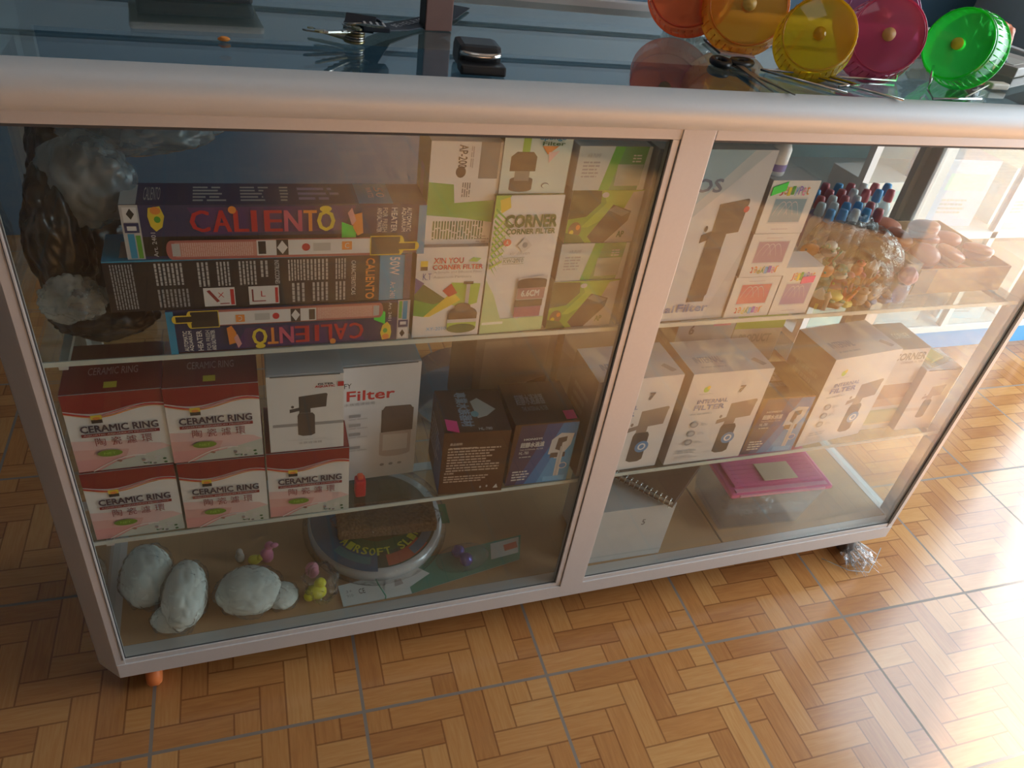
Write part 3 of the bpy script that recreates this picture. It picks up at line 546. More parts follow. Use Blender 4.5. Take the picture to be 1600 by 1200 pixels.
# ------------------------------------------------------------------ upper right shelf
os_ = [('r',M(.46,.52,.57),0,0,1,1),('p',M(.60,.61,.65),[(0,.35),(.95,1),(1,1),(1,0),(0,0)]),('p',M(.30,.45,.55),[(.2,1),(.8,1),(.3,.62),(.2,.7)]),('p',M(.52,.53,.57),[(.8,.0),(1,.0),(1,.5)]),
       ]+bold(M(.12,.16,.25),'OS',.37,.775,.60,.845,0,.006)+pump((.55,.14),(.34,.60),M(.03,.033,.045))+[('p',M(.03,.033,.045),[(.60,.12),(.76,.12),(.775,.55),(.615,.55)]),('e',red,.885,.68,.025,.018),
       ('e',blue,.22,.2,.025,.02),('e',M(.7,.68,.4),.33,.16,.07,.03)]+bold(M(.12,.2,.42),'Internal',.10,.055,.50,.10,0,.005)+bold(M(.12,.2,.42),'Filter',.53,.055,.82,.105,0,.005)
for v_ in (.66,.63,.6,.55,.50,.46,.41,.38): os_.append(('l',M(.32,.36,.44),.20,v_,.40,v_+.015,1))
carton('filter_box', 'large grey internal filter carton with a long black filter picture next to the mullion', (.602,.0165), S1, 1.2, .150, .055, .217, M(.5,.53,.57), os_, [('r',M(.5,.55,.6),0,0,1,1)], (), [('r',M(.4,.42,.46),0,0,1,1)])
rb = [red,orange,yellow,green,sky,M(.3,.15,.6),M(.8,.2,.4),orange]
def jelly(win, up, winpat):
    f_ = [('r',M(.74,.72,.71),0,0,1,1)]
    v0, v1 = (.22,.66) if up else (.34,.82)
    f_ += [('r',M(.6,.6,.62),.16,v0-.03,.86,v1+.03),('r',win,.18,v0,.84,v1)]+[('band',winpat,[(.22+.3*t/8+.12*k,v0+.03+(v1-v0-.08)*math.sin((t+1)/9*PI*.9)) for t in range(9)],[.015]*9) for k in range(3)]
    w_ = 'JellyPet'; n_ = len(w_); a = (.22,.72,.84,.88) if up else (.2,.08,.82,.24)
    for i, ch in enumerate(w_ if up else w_[::-1]):
        u0 = a[0]+(a[2]-a[0])*i/n_; dv = .02*(i % 2)
        f_ += [('t',rb[i],ch,u0,a[1]+dv,u0+(a[2]-a[0])/n_*.82,a[3]+dv,0 if up else 180)]
    f_ += [('l',M(.55,.45,.5),.3,.08 if up else .90,.7,.11 if up else .93,1)]
    return f_
J = [('white pet box with red window at the bottom of the left stack', .754,.0175,0,.066,.0575,M(.6,.12,.17),False,None), ('white pet box with mauve window in the middle of the left stack', .756,.0175,.058,.066,.0585,M(.42,.25,.36),False,None),
     ('white pet box with teal window, topmost of the left stack, with green sticker', .757,.0175,.117,.066,.066,M(.22,.36,.45),True,[('front',stick_g,.04,.72,.32,.88,.1)]), ('white pet box with purple window and pink sticker, right of the stack', .822,.0175,0,.0585,.069,M(.40,.27,.46),True,[('front',stick_p,.52,.66,.85,.80,0.02)])]
for lb, x, y, dz, w_, h, win, up, st in J:
    carton('pet_food_box', lb, (x,y), S1+dz, 0, w_, .04, h, M(.72,.7,.7), jelly(win, up, M(.7,.6,.65)), [('r',M(.6,.6,.62),0,0,1,1)], [('r',M(.5,.48,.5),0,0,1,1)], group='small white pet boxes', sticker=st)
mb = MB(); mb.lathe([(0,0),(.012,0),(.013,.002),(.013,.03),(.010,.036),(.008,.038),(.008,.05),(0,.05)], M(.8,.8,.82,.3), 20); mb.lathe([(.0133,.006),(.0133,.014)], M(.25,.2,.5), 20)
o = mb.build('bottle', None, 'small white bottle with a purple band on the topmost pet box', 'bottle'); o.location = (.768,.038,S1+.1835)

# resin figurines inside a clear bag
def figure(mb, kind, c1, c2, c3, s):
    if kind == 0:    # fish
        mb.blob((0,0,.013*s),(.012*s,.006*s,.009*s),c1,.1,2,1,3); mb.prism([(.010*s,.013*s),(.019*s,.021*s),(.019*s,.005*s)],-.001*s,.001*s,c2,'y'); mb.prism([(-.004*s,.020*s),(.006*s,.021*s),(.003*s,.027*s)],-.001*s,.001*s,c2,'y'); mb.blob((-.008*s,-.005*s,.015*s),(.0016*s,)*3,c3,0,1,0,2); mb.blob((0,0,.003*s),(.009*s,.007*s,.004*s),c3,.3,2,3,3)
    elif kind == 1:  # turtle on rock
        mb.blob((0,0,.005*s),(.014*s,.011*s,.006*s),c3,.3,2,2,3); mb.blob((0,0,.014*s),(.010*s,.008*s,.006*s),c1,.1,3,4,3); mb.blob((-.012*s,0,.016*s),(.004*s,.0035*s,.0035*s),c2,.1,2,1,3)
        for a, b in ((-.007,-.007),(-.007,.007),(.007,-.007),(.007,.007)): mb.blob((a*s,b*s,.011*s),(.004*s,.003*s,.002*s),c2,.1,2,1,2)
    elif kind == 2:  # frog sitting
        mb.blob((0,0,.010*s),(.008*s,.008*s,.010*s),c1,.1,2,6,3); mb.blob((0,-.003*s,.022*s),(.007*s,.006*s,.005*s),c1,.1,2,7,3)
        for q in (-1,1): mb.blob((q*.004*s,-.006*s,.026*s),(.002*s,)*3,c3,0,1,0,2); mb.blob((q*.009*s,-.004*s,.004*s),(.005*s,.007*s,.004*s),c2,.1,2,3,3)
    elif kind == 3:  # coral branch
        for a in range(5):
            t = a*1.3; mb.tube([(0,0,0),(.004*s*math.cos(t),.004*s*math.sin(t),.012*s),(.011*s*math.cos(t+.4),.011*s*math.sin(t+.4),.026*s)], .0035*s, c1 if a % 2 else c2, 6, .0018*s)
        mb.blob((0,0,.003*s),(.011*s,.01*s,.005*s),c3,.3,2,1,3)
    else:            # little house / castle
        mb.box(-.008*s,.008*s,-.007*s,.007*s,0,.016*s,c1,.001); mb.lathe([(.010*s,.016*s),(.005*s,.024*s),(0,.030*s)],c2,12); mb.box(-.002*s,.002*s,-.0078*s,-.006*s,0,.008*s,c3); mb.lathe([(.004*s,0),(.004*s,.020*s),(.0055*s,.020*s),(0,.028*s)],c2,10,(.010*s,-.003*s,0))
fc = dict(green=M(.12,.3,.18), white=M(.6,.58,.52), red=M(.5,.06,.05), orange=M(.7,.25,.05), yellow=M(.7,.6,.12), brown=M(.25,.13,.07), blue=M(.12,.25,.5), pink=M(.6,.2,.28), teal=M(.15,.35,.3), grey=M(.35,.33,.3))
kn = ['fish','turtle','frog','coral','castle']
figs = [(.905,.030,0,'brown','grey','yellow',4,1.0), (.930,.028,0,'yellow','green','brown',1,1.1), (.952,.030,0,'orange','red','yellow',3,1.1), (.975,.028,0,'white','brown','brown',2,1.05), (.998,.030,0,'white','grey','blue',0,1.15), (1.018,.032,0,'grey','blue','blue',1,1.0),
        (.903,.058,.0,'green','white','grey',2,1.0), (.930,.060,.0,'teal','green','brown',4,1.2), (.958,.060,0,'red','orange','yellow',0,1.2), (.986,.062,0,'brown','orange','grey',1,1.15), (1.012,.064,0,'pink','red','grey',3,1.2),
        (.915,.045,.031,'orange','brown','green',0,1.0), (.940,.046,.034,'green','teal','white',1,.95), (.966,.046,.035,'red','pink','brown',2,.95), (.992,.047,.033,'grey','white','brown',4,.85),
        (.925,.080,.028,'white','grey','brown',2,1.1), (.952,.084,.030,'brown','green','green',3,1.0), (.925,.095,.0,'teal','green','brown',4,1.5), (.960,.095,.0,'pink','white','brown',0,1.3), (.93,.070,.055,'white','green','grey',1,1.0), (.905,.078,.045,'orange','brown','brown',0,1.1)]
order = ['first','second','third','fourth','fifth','sixth','seventh','eighth']
for i, (x,y,dz,a,b,c_,k,s) in enumerate(figs):
    mb = MB(); mb.T = Matrix.Rotation((i*1.7) % 1.2-.6, 4, 'Z'); figure(mb, k, fc[a], fc[b], fc[c_], s)
    pos = ('on the shelf, ' if dz == 0 else 'resting on the others, ')+(('front row' if y < .04 else 'middle row' if y < .07 else 'back row'))
    left = sorted([q[0] for q in figs if (q[1] < .04) == (y < .04) and (q[1] < .07) == (y < .07) and (q[2] == 0) == (dz == 0)])
    o = mb.build(kn[k]+'_figurine', None, '%s and %s resin %s figurine, %s%s' % (a, b, kn[k], 'upper layer, ' if dz else '', order[left.index(x)]+' in the '+('front row' if y < .04 else 'middle row' if y < .07 else 'back row')), 'figurine', 'resin figurines in the clear bag')
    o.location = (x, y, S1+dz+.0005)
mb = MB(); mb.blob((.968,.066,S1+.045),(.078,.054,.055),clear,.25,2.2,21,5,S1+.0002)
mb.build('clear_bag', None, 'clear plastic bag around the resin figurines on the top shelf', 'plastic bag')
mb = MB(); mb.blob((1.040,.026,S1+.018),(.011,.008,.019),glass('blue_tinted_plastic',(.5,.6,.8),.3,(.35,.45,.7),1.,.1),.2,2,3,4,S1+.0005); mb.blob((1.040,.028,S1+.042),(.013,.012,.014),M(.5,.2,.25,.3),.2,2,5,4)
mb.build('small_pouch', None, 'small blue and dark pink pouch at the front edge beside the figurines', 'pouch')

# bottles cluster
def bottle(cap, body, hgt):
    t = thing('dropper_bottle', '', 'bottle')
    b_ = MB(); b_.lathe([(0,0),(.0085,0),(.0095,.0015),(.0095,hgt-.030),(.007,hgt-.024),(.0045,hgt-.021),(.0045,hgt-.018),(0,hgt-.018)], body, 14); b_.build('bottle_body', t)
    b_ = MB(); b_.lathe([(.0068,hgt-.019),(.0070,hgt-.017),(.0066,hgt-.006),(.0055,hgt-.001),(.0025,hgt),(0,hgt)], cap, 14); b_.lathe([(.0068,hgt-.019),(.0,hgt-.019)], cap, 14); b_.build('bottle_cap', t)
    return t
caps = {'blue':M(.08,.35,.72,.3), 'red':M(.62,.13,.15,.3), 'white':M(.8,.8,.8,.3)}
bodies = {'clear':glass('bottle_plastic',(.85,.88,.88),.45,(.7,.72,.72),1.,.15), 'navy':M(.1,.12,.4,.3), 'white':M(.75,.75,.75,.35)}
rnd = random.Random(8); protos = {}; order = ['first','second','third','fourth','fifth','sixth','seventh','eighth']
br = [(.985,.150,7,.022),(.985,.1725,7,.0225),(1.000,.195,8,.0225),(1.01,.2175,7,.0235),(1.02,.24,7,.024)]
rown = ['front row','second row','middle row','fourth row','rear row']
caplist = ['blue','blue','white','blue','red','blue','blue', 'white','white','blue','blue','red','blue','red', 'navy','white','red','white','blue','red','blue','red', 'blue','red','red','white','red','blue','red', 'blue','red','blue','red','white','red','blue']
q = 0
for r_, (bx0, by, nb, stp) in enumerate(br):
    for k in range(nb):
        cp = caplist[q % len(caplist)]; bd = 'clear'
        if cp == 'navy': cp, bd = 'red', 'navy'
        if cp == 'white': bd = 'white'
        key = (cp, bd)
        x_ = bx0+k*stp; y_ = by+rnd.uniform(-.0012,.0012)
        if x_ > 1.079 and y_ < .205: q += 1; continue
        if key not in protos: o = bottle(caps[cp], bodies[bd], .083); protos[key] = o
        else: o = copy_tree(protos[key])
        o.location = (x_, y_, S1+.0005); o.rotation_euler = (0,0,rnd.uniform(0,6))
        o['label'] = 'small %s bottle with %s cap, %s in the %s of the cluster' % ({'navy':'dark blue','clear':'clear','white':'white'}[bd], cp, order[k], rown[r_]); o['group'] = 'small bottles in a cluster'
        q += 1
mb = MB(); mb.blob((1.022,.148,S1+.034),(.062,.024,.045),clear,.3,2.2,33,5,S1+.0002)
mb.build('clear_bag', None, 'clear crinkled bag in front of the cluster of small capped bottles', 'plastic bag')
# smoky clear bin and cardboard tray with peach tubs
card = mat('tan_cardboard', (.55,.36,.20), .6, 0, .08, 60)
t = thing('cardboard_tray', 'open tan cardboard tray holding peach coloured tubs at the right end', 'tray', (1.082,.046,S1))
mb = MB(); W_, D_, H_ = .172,.150,.040
mb.box(0,W_,0,.002,0,H_,card); mb.box(0,W_,D_-.002,D_,0,H_,card); mb.box(0,.002,.002,D_-.002,0,H_,card); mb.box(W_-.002,W_,.002,D_-.002,0,H_,card); mb.box(.002,W_-.002,.002,D_-.002,0,.002,card)
mb.box(0,.030,-.0006,0,.001,H_-.001,M(.36,.28,.22,.6)); mb.build('tray_body', t)
peach = mat('peach_plastic', (.72,.24,.15), .3, 0, .05, 30); peach2 = mat('pale_peach_plastic', (.72,.36,.28), .3, 0, .05, 30)
def tub(m1, m2):
    t_ = thing('plastic_tub', '', 'tub'); b_ = MB(); b_.lathe([(0,0),(.016,0),(.019,.003),(.0205,.012),(0,.012)], m2, 26); b_.build('tub_body', t_)
    b_ = MB(); b_.lathe([(.0215,.0122),(.0215,.0165),(.0195,.0195),(.013,.0215),(.0,.0225)], m1, 26); b_.lathe([(.0215,.0122),(0,.0122)], m1, 26); b_.build('tub_lid', t_); return t_
tp = tub(peach, peach2)
tl = [(1.108,.072,.003,.0,.0,'on the tray floor, front left corner'), (1.152,.070,.003,.05,0,'on the tray floor, second in the front row'), (1.196,.072,.003,0,.05,'on the tray floor, third in the front row'), (1.231,.090,.028,.15,.1,'perched at the right end of the pile'),
      (1.110,.118,.003,0,0,'on the tray floor, left in the second row'), (1.154,.115,.003,0,0,'on the tray floor, middle of the second row'), (1.198,.118,.003,0,0,'on the tray floor, right in the second row'),
      (1.108,.166,.003,0,0,'on the tray floor, rear left'), (1.152,.162,.003,0,0,'on the tray floor, rear middle'),
      (1.124,.088,.0275,.25,-.2,'leaning forward on top of the left front tubs'), (1.168,.086,.0275,.2,.1,'lying on top of the middle front tubs'), (1.118,.140,.0275,.1,-.15,'on top of the left rear tubs'), (1.165,.132,.0275,.1,.12,'on top of the right rear tubs'), (1.128,.176,.0275,-.1,0,'highest of the peach tubs at the very back'), (1.205,.128,.0275,.12,.1,'on top at the right behind the perched tub'),(1.142,.120,.052,.2,-.1,'crowning the middle of the tub pile')]
for i, (x,y,dz,rx,ry,lb) in enumerate(tl):
    o = tp if i == 0 else copy_tree(tp); o.location = (x,y,S1+dz+.001); o.rotation_euler = (rx,ry,i*.7)
    o['label'] = 'round peach plastic tub with domed lid, '+lb; o['group'] = 'peach tubs in the tray'
mb = MB(); sm_ = glass('smoky_clear_plastic',(.62,.66,.64),.25,(.5,.53,.5),1.,.08)
mb.box(1.052,1.0535,.046,.135,S1+.0005,S1+.05,sm_); mb.box(1.0785,1.08,.046,.135,S1+.0005,S1+.05,sm_); mb.box(1.0535,1.0785,.046,.0475,S1+.0005,S1+.05,sm_); mb.box(1.0535,1.0785,.1335,.135,S1+.0005,S1+.05,sm_); mb.box(1.0535,1.0785,.0475,.1335,S1+.0005,S1+.002,sm_)
mb.build('plastic_bin', None, 'narrow smoky clear plastic bin left of the cardboard tray', 'bin')

# ------------------------------------------------------------------ bottom level
def lobed(name, label, lobes, cat='bag of floss'):
    t = thing(name, label, cat, (lobes[0][0][0], lobes[0][0][1], 0.), group='bags of white fibre floss')
    o_ = Vector((lobes[0][0][0], lobes[0][0][1], 0))
    mb = MB()
    for i, (c_, r_, rz) in enumerate(lobes): mb.blob(Vector(c_)-o_, r_, cotton, .12, 1.6, i+3, 5, .0015, rz)
    mb.build('floss', t)
    mb = MB()
    for i, (c_, r_, rz) in enumerate(lobes): mb.blob(Vector(c_)-o_, tuple(k*1.09 for k in r_), clear, .2, 2.6, i+13, 5, .0005, rz)
    mb.build('clear_wrap', t)
    return t
lobed('floss_bag', 'clear bag of pale green white filter floss, leftmost in the bottom corner', [((.026,.112,.026),(.034,.052,.028),.1)])
lobed('floss_bag', 'clear bag of pale floss standing between the other two floss bags', [((.075,.068,.028),(.029,.054,.030),-.08),((.060,.040,.018),(.027,.022,.018),0)])
lobed('floss_bag', 'wide clear bag of white floss to the right of the other two, tapering right', [((.158,.062,.022),(.044,.040,.023),-.2),((.200,.050,.015),(.024,.022,.014),-.2)])
# bag of rubber toys
toys = [('pink', 'tall pink toy with a rounded head behind the widest floss bag', [((.186,.128,.014),(.010,.008,.015)),((.190,.128,.034),(.007,.006,.007)),((.197,.124,.038),(.006,.004,.004))], M(.75,.25,.4,.4)),
        ('yellow', 'small yellow toy behind the widest floss bag', [((.168,.128,.008),(.010,.007,.008)),((.176,.126,.013),(.005,.005,.005))], M(.75,.68,.1,.4)),
        ('white', 'tiny pale toy at the left of the pink toys', [((.148,.135,.010),(.007,.006,.010)),((.148,.134,.022),(.005,.005,.006))], M(.6,.55,.5,.4)),
        ('pink', 'oval pink toy leaning above the yellow one beside the floss', [((.246,.078,.026),(.010,.008,.016)),((.249,.070,.030),(.006,.004,.009))], M(.78,.3,.42,.4)),
        ('yellow', 'bright yellow rubber toy right of the widest floss bag', [((.248,.048,.013),(.016,.010,.013)),((.254,.052,.026),(.009,.007,.009)),((.238,.044,.010),(.008,.006,.009))], M(.8,.75,.04,.4))]
for cn, lb, bl_, m_ in toys:
    mb = MB()
    for i, (c_, r_) in enumerate(bl_): mb.blob(c_, r_, m_, .12, 2, i, 3, .0012)
    mb.build('rubber_toy', None, lb, 'toy', 'rubber toys in a clear bag')
mb = MB(); mb.blob((.256,.056,.024),(.026,.032,.026),clear,.35,2.4,41,5,.0004); mb.build('clear_bag', None, 'clear bag with the yellow and pink rubber toys beside the floss', 'plastic bag')
# round packaged disc
t = thing('round_package', 'round blister pack with a printed blue and green label lying under the shelf', 'package', (.352,.158,.010), rot=(math.radians(5),0,0))
mb = MB(); mb.lathe([(0,.001),(.098,.001),(.104,.004),(.104,.016),(.100,.020),(.088,.022)], mat('silver_rim_plastic',(.62,.64,.66),.22,.2), 64)
mb.lathe([(.088,.0222),(0,.0222)], M(.07,.09,.05,.3), 64); mb.build('tray_body', t)
mb = MB()
def arc(a0, a1, r0, r1, m, z_):
    n_ = 24; v = []
    for i in range(n_+1):
        a = math.radians(a0+(a1-a0)*i/n_); v += [(r0*math.cos(a), r0*math.sin(a), z_), (r1*math.cos(a), r1*math.sin(a), z_)]
    mb.add(v, [(2*i,2*i+1,2*i+3,2*i+2) for i in range(n_)], m)
arc(160,262,.060,.100,M(.03,.13,.25,.3),.0226); arc(262,360,.060,.094,M(.05,.08,.06,.3),.0226); arc(200,345,.046,.066,M(.04,.14,.07,.3),.0229); arc(272,318,.072,.092,M(.5,.1,.06,.3),.0230); arc(300,340,.076,.09,M(.12,.2,.3,.3),.0232); arc(215,255,.075,.088,M(.04,.22,.28,.3),.0232)
s_ = 'AIRSOFT SLIM'
for i, ch in enumerate(s_):
    if ch == ' ': continue
    a = math.radians(215+110*i/(len(s_)-1)); vs, fs = text_mesh(ch); cw = .0085
    R_ = Matrix.Translation((.066*math.cos(a), .066*math.sin(a), .0236)) @ Matrix.Rotation(a+PI/2, 4, 'Z')
    for e_ in (0, .0006, .0012):
        mb.add([R_ @ Vector(((u-.5)*cw+e_, (v-.5)*.013+e_*.5, e_*.05)) for u, v in vs], fs, M(.55,.6,.08,.4))
mb.build('printed_label', t)
mb = MB(); mb.lathe([(.106,.001),(.112,.004),(.108,.026),(.09,.030),(.07,.031)], clear, 64); mb.build('clear_cover', t)
# brown foam block in plastic
t = thing('foam_package', 'brown sponge block in clear plastic lying on the round blister pack', 'package', (.288,.115,.036), math.radians(-3))
mb = MB(); mb.box(0,.150,0,.055,0,.022, mat('brown_sponge',(.22,.13,.07),.9,0,.5,220,.9), .004); mb.build('sponge', t)
mb = MB(); mb.blob((.076,.026,.012),(.086,.034,.015),clear,.15,2.4,51,5); mb.box(.160,.172,.01,.05,.005,.0062,M(.1,.25,.12)); mb.build('clear_wrap', t)
# card with blister
t = thing('carded_toy', 'long white and green hanging card with purple balls in a clear blister', 'package', (.283,.0235,.0), math.radians(4))
mb = MB(); mb.add([(0,0,.0012),(.10,-.006,.003),(.10,.038,.006),(.0,.036,.003),(0,0,.0004),(.10,-.006,.0022),(.10,.038,.0052),(.0,.036,.0022)], [(0,1,2,3),(7,6,5,4),(0,4,5,1),(2,6,7,3),(3,7,4,0)], M(.7,.74,.74,.4))
mb.add([(.10,-.006,.003),(.28,.010,.004),(.30,.055,.006),(.10,.050,.006)], [(0,1,2,3)], M(.08,.30,.24,.4))
mb.add([(.10,-.006,.0022),(.28,.010,.0032),(.30,.055,.0052),(.10,.050,.0052)], [(3,2,1,0)], M(.6,.6,.6,.4))
mb.T = Matrix.Translation((0,0,.0042))
def flat(poly, m, z_=0): mb.add([(a,b,z_) for a,b in poly], [tuple(range(len(poly)))], m)
flat([(.235,.020),(.282,.022),(.295,.052),(.245,.050)], M(.62,.64,.62,.4), .002); flat([(.262,.030),(.285,.032),(.287,.044),(.264,.042)], M(.6,.15,.1,.4), .0024)
flat([(.062,.008),(.10,.004),(.135,.02),(.12,.036),(.07,.028)], M(.75,.76,.76,.4), .002); flat([(.072,.038),(.128,.046),(.135,.040),(.072,.031)], M(.2,.15,.2,.4), .0024)
flat([(.078,.010),(.092,.012),(.090,.022),(.080,.020)], M(.45,.4,.4,.4), .0026)
def txt(s, x, y, w_, h_, m, z_=.003):
    vs, fs = text_mesh(s); mb.add([(x+u*w_, y+v*h_, z_) for u, v in vs], fs, m)
txt('CE', .026, .012, .009, .009, dark, .0012); txt('910', .008, .010, .009, .005, grey, .0010); txt('3+', .008, .018, .009, .005, grey, .0010)
mb.T = Matrix.Identity(4); mb.build('backing_card', t)
mb = MB(); mb.tube([(.0610,-.0035,.0018),(.0610,-.004,.0085),(.055,.020,.010),(.053,.0385,.010),(.053,.0395,.001)], .0010, M(.05,.3,.2,.4), 6); mb.build('elastic_cord', t, 'dark green elastic cord')
for c_ in ((.186,.040,.018),(.193,.022,.0175)):
    mb = MB(); mb.blob(c_, (.0105,.0105,.0105), mat('purple_metallic',(.08,.07,.4),.18,.5), 0, 1, 0, 4); mb.build('ball', t, 'shiny purple ball')
mb = MB(); mb.blob((.190,.030,.013),(.042,.024,.020), clear, .06, 1.5, 2, 5, .0065); mb.build('clear_blister', t)
# bottom right : carton, notebook, pink box
nb_ = carton('carton', 'plain white carton marked 5 on the bottom board beside the mullion', (.664,.0255), 0, -1, .132, .11, .118, M(.58,.59,.6), bold(M(.15,.15,.17),'5',.60,.66,.64,.76,0,.006)+[('r',M(.5,.52,.53),.0,.10,1,.13)], [('r',M(.55,.56,.58),0,0,1,1)])
t = thing('spiral_notebook', 'brown covered spiral notebook lying on the white carton at the bottom right', 'notebook', (.782,.014,.1192), math.radians(39))
mb = MB(); mb.box(.003,.118,.003,.112,.001,.010, M(.75,.72,.7,.7), .002); mb.build('pages', t)
mb = MB(); mb.box(0,.120,0,.115,.010,.0115, M(.13,.07,.05,.5), .001); mb.box(0,.120,0,.115,.0,.001, M(.13,.07,.05,.5)); mb.build('cover', t)
mb = MB()
for k in range(13):
    y_ = .006+k*.0085; mb.tube([(-.0005+.005*math.cos(a*PI/5), y_, .006+.0075*math.sin(a*PI/5)) for a in range(10)], .0008, chrome, 5, closed=True)
    mb.box(.004,.0065,y_-.0012,y_+.0012,.0115,.0119, offw)
mb.build('spiral_binding', t)
pk = mat('pink_plastic', (.80,.13,.33), .35, 0, .05, 30)
t = thing('storage_box', 'clear plastic storage box with a bright pink lid on the bottom board', 'storage box', (.905,.030,0), math.radians(-3))
mb = MB(); W_, D_, H_ = .196,.135,.098
def shell(m, t0, x0, x1, y0, y1, z0, z1, ins):
    a = [(x0+ins,y0+ins),(x1-ins,y0+ins),(x1-ins,y1-ins),(x0+ins,y1-ins)]; b = [(x0,y0),(x1,y0),(x1,y1),(x0,y1)]
    mb.add([(p_[0],p_[1],z0) for p_ in a]+[(p_[0],p_[1],z1) for p_ in b], [(3,2,1,0)]+[(i,(i+1)%4,4+(i+1)%4,4+i) for i in range(4)], m)
shell(clearbox, 0, .006,W_-.006,.006,D_-.006,.0008,H_,.014); shell(clearbox, 0, .0075,W_-.0075,.0075,D_-.0075,.0025,H_,.014)
mb.build('box_body', t)
mb = MB(); mb.box(0,W_,0,D_,H_,H_+.009, pk, .004); mb.box(.012,W_-.012,.016,D_-.012,H_+.009,H_+.013, pk, .002)
mb.box(.016,W_-.016,-.0012,.001,H_+.0025,H_+.0075, M(.82,.35,.5,.35), .0008); mb.box(.010,W_-.010,.004,.012,H_+.009,H_+.0105, M(.82,.3,.47,.35), .0008)
for k in range(10): mb.box(.02,W_-.02,.022+k*.0098,.0245+k*.0098,H_+.013,H_+.0137, pk)
mb.build('lid', t, 'bright pink ribbed lid')
mb = MB(); mb.box(.070,.135,.020,.060,H_+.0145,H_+.016, M(.75,.55,.42,.5), .0007); mb.build('paper_label', t, 'tan paper label on the lid')
bag('clear_bag', 'crumpled clear bag inside the pink lidded storage box', 'plastic bag', [((1.0,.085,.022),(.045,.03,.018),None,.6,3,61,5,.004)], clear)

# ------------------------------------------------------------------ on the glass top
ZG = .7575
t = thing('weighing_scale', 'grey and white flat weighing scale at the back of the counter top', 'scale', (.105,.158,ZG), math.radians(4))
mb = MB(); mb.box(.008,.112,.010,.10,0,.012, M(.07,.08,.09,.5), .003); mb.build('base', t)
mb = MB(); mb.box(0,.120,0,.11,.0165,.0235, M(.62,.63,.62,.4), .003); mb.box(.03,.09,.03,.08,.012,.0165, M(.07,.08,.09,.5)); mb.build('weighing_plate', t, 'pale plate')
mb = MB(); mb.blob((.186,.042,ZG+.0020),(.005,.003,.002), M(.7,.25,.04,.5), .3, 2, 1, 3); mb.build('food_pellet', None, 'tiny orange pellet lying alone on the glass top', 'pellet')
# keys
t = thing('key_bunch', 'bunch of metal keys on a dark lanyard lying on the glass top', 'keys', (.285,.052,ZG)); t.scale = (1.2,1.2,1.2)
ks = mat('nickel_key',(.55,.53,.48),.25,1.); kb = mat('brass_key',(.45,.38,.2),.3,1.)
rnd = random.Random(2)
for k in range(8):
    a = math.radians(135+k*22+rnd.uniform(-6,6)); mb = MB(); L_ = rnd.uniform(.030,.040)
    mb.T = Matrix.Translation((.008,.006,.0015+k*.0017)) @ Matrix.Rotation(a, 4, 'Z') @ Matrix.Rotation(math.radians(-2-1.2*k), 4, 'Y')
    m_ = ks if k % 3 else kb
    mb.lathe([(.0026,0),(.0078,0),(.0078,.0014),(.0026,.0014),(.0026,0)], m_, 16); bl2 = [(.007,-.0028)]+[(.007+(L_-.010)*i/8, -.0028+(.0016 if i % 2 else 0)) for i in range(1,8)]+[(L_-.002,-.001),(L_,.001),(L_-.003,.0028),(.007,.0028)]
    mb.prism(bl2, 0, .0012, m_); mb.build('key', t)
mb = MB(); mb.tube([(.010+.010*math.cos(a*PI/10), .008+.010*math.sin(a*PI/10), .013) for a in range(20)], .0009, chrome, 6, closed=True); mb.build('key_ring', t)
mb = MB()
def strap(pts, wd, m, th=.001):
    v = []; n_ = len(pts)
    for i, p_ in enumerate(pts):
        p_ = Vector(p_); d_ = (Vector(pts[min(i+1,n_-1)])-Vector(pts[max(i-1,0)])); d_.normalize(); s2 = Vector((-d_.y,d_.x,0)).normalized()*wd/2
        v += [p_-s2, p_+s2, p_+s2+Vector((0,0,th)), p_-s2+Vector((0,0,th))]
    fs = [(0,1,2,3),(4*n_-1,4*n_-2,4*n_-3,4*n_-4)]
    for i in range(n_-1):
        a = 4*i
        for k in range(4): fs.append((a+k, a+4+k, a+4+(k+1)%4, a+(k+1)%4))
    mb.add(v, fs, m)
nav = M(.015,.022,.035,.6)
strap([(.010,.000,.010),(.014,.012,.018),(.020,.026,.014),(.032,.040,.004),(.05,.056,.0015),(.072,.076,.001),(.100,.105,.001),(.125,.15,.001)], .022, nav)
for i in range(9):
    a = .045+i*.0042; vs, fs = text_mesh('JEWELRYSX'[i]); mb.T = Matrix.Translation((a, .0525+i*.0040, .0030)) @ Matrix.Rotation(.78, 4, 'Z'); mb.add([(u*.004, (v-.5)*.007, 0) for u, v in vs], fs, lgrey)
mb.T = Matrix.Identity(4)
mb.box(.012,.032,-.008,.006,.012,.016, nav, .001)
for i in range(4): mb.box(.014+i*.0045,.0155+i*.0045,-.0065,.0045,.016,.0164, lgrey)
mb.build('lanyard', t, 'dark blue woven strap with pale lettering')
mb = MB(); mb.box(0,.028,0,.018,0,.075, mat('brown_wood_block',(.22,.12,.10),.5,0,.15,40), .001); mb.box(-.0004,.0,.001,.017,.001,.074, M(.03,.03,.03,.5))
o = mb.build('wooden_block', None, 'upright brown block standing on the glass top beside the lanyard', 'block'); o.location = (.373,.122,ZG); o.rotation_euler = (0,0,.12)
t = thing('counter_lock', 'black plastic lock with a chrome crescent at the front edge of the glass top', 'lock', (.372,-.018,ZG), math.radians(-4))
mb = MB(); mb.box(0,.040,0,.018,0,.008, black, .002); mb.box(.001,.039,.016,.050,0,.020, M(.03,.03,.033,.35), .005); mb.build('lock_body', t)
mb = MB(); mb.tube([(.020-.017*math.cos(a*PI/14), .020-.010*math.sin(a*PI/14), .0135) for a in range(1,14)], .0026, chrome, 10); mb.build('crescent', t, 'chrome crescent handle')
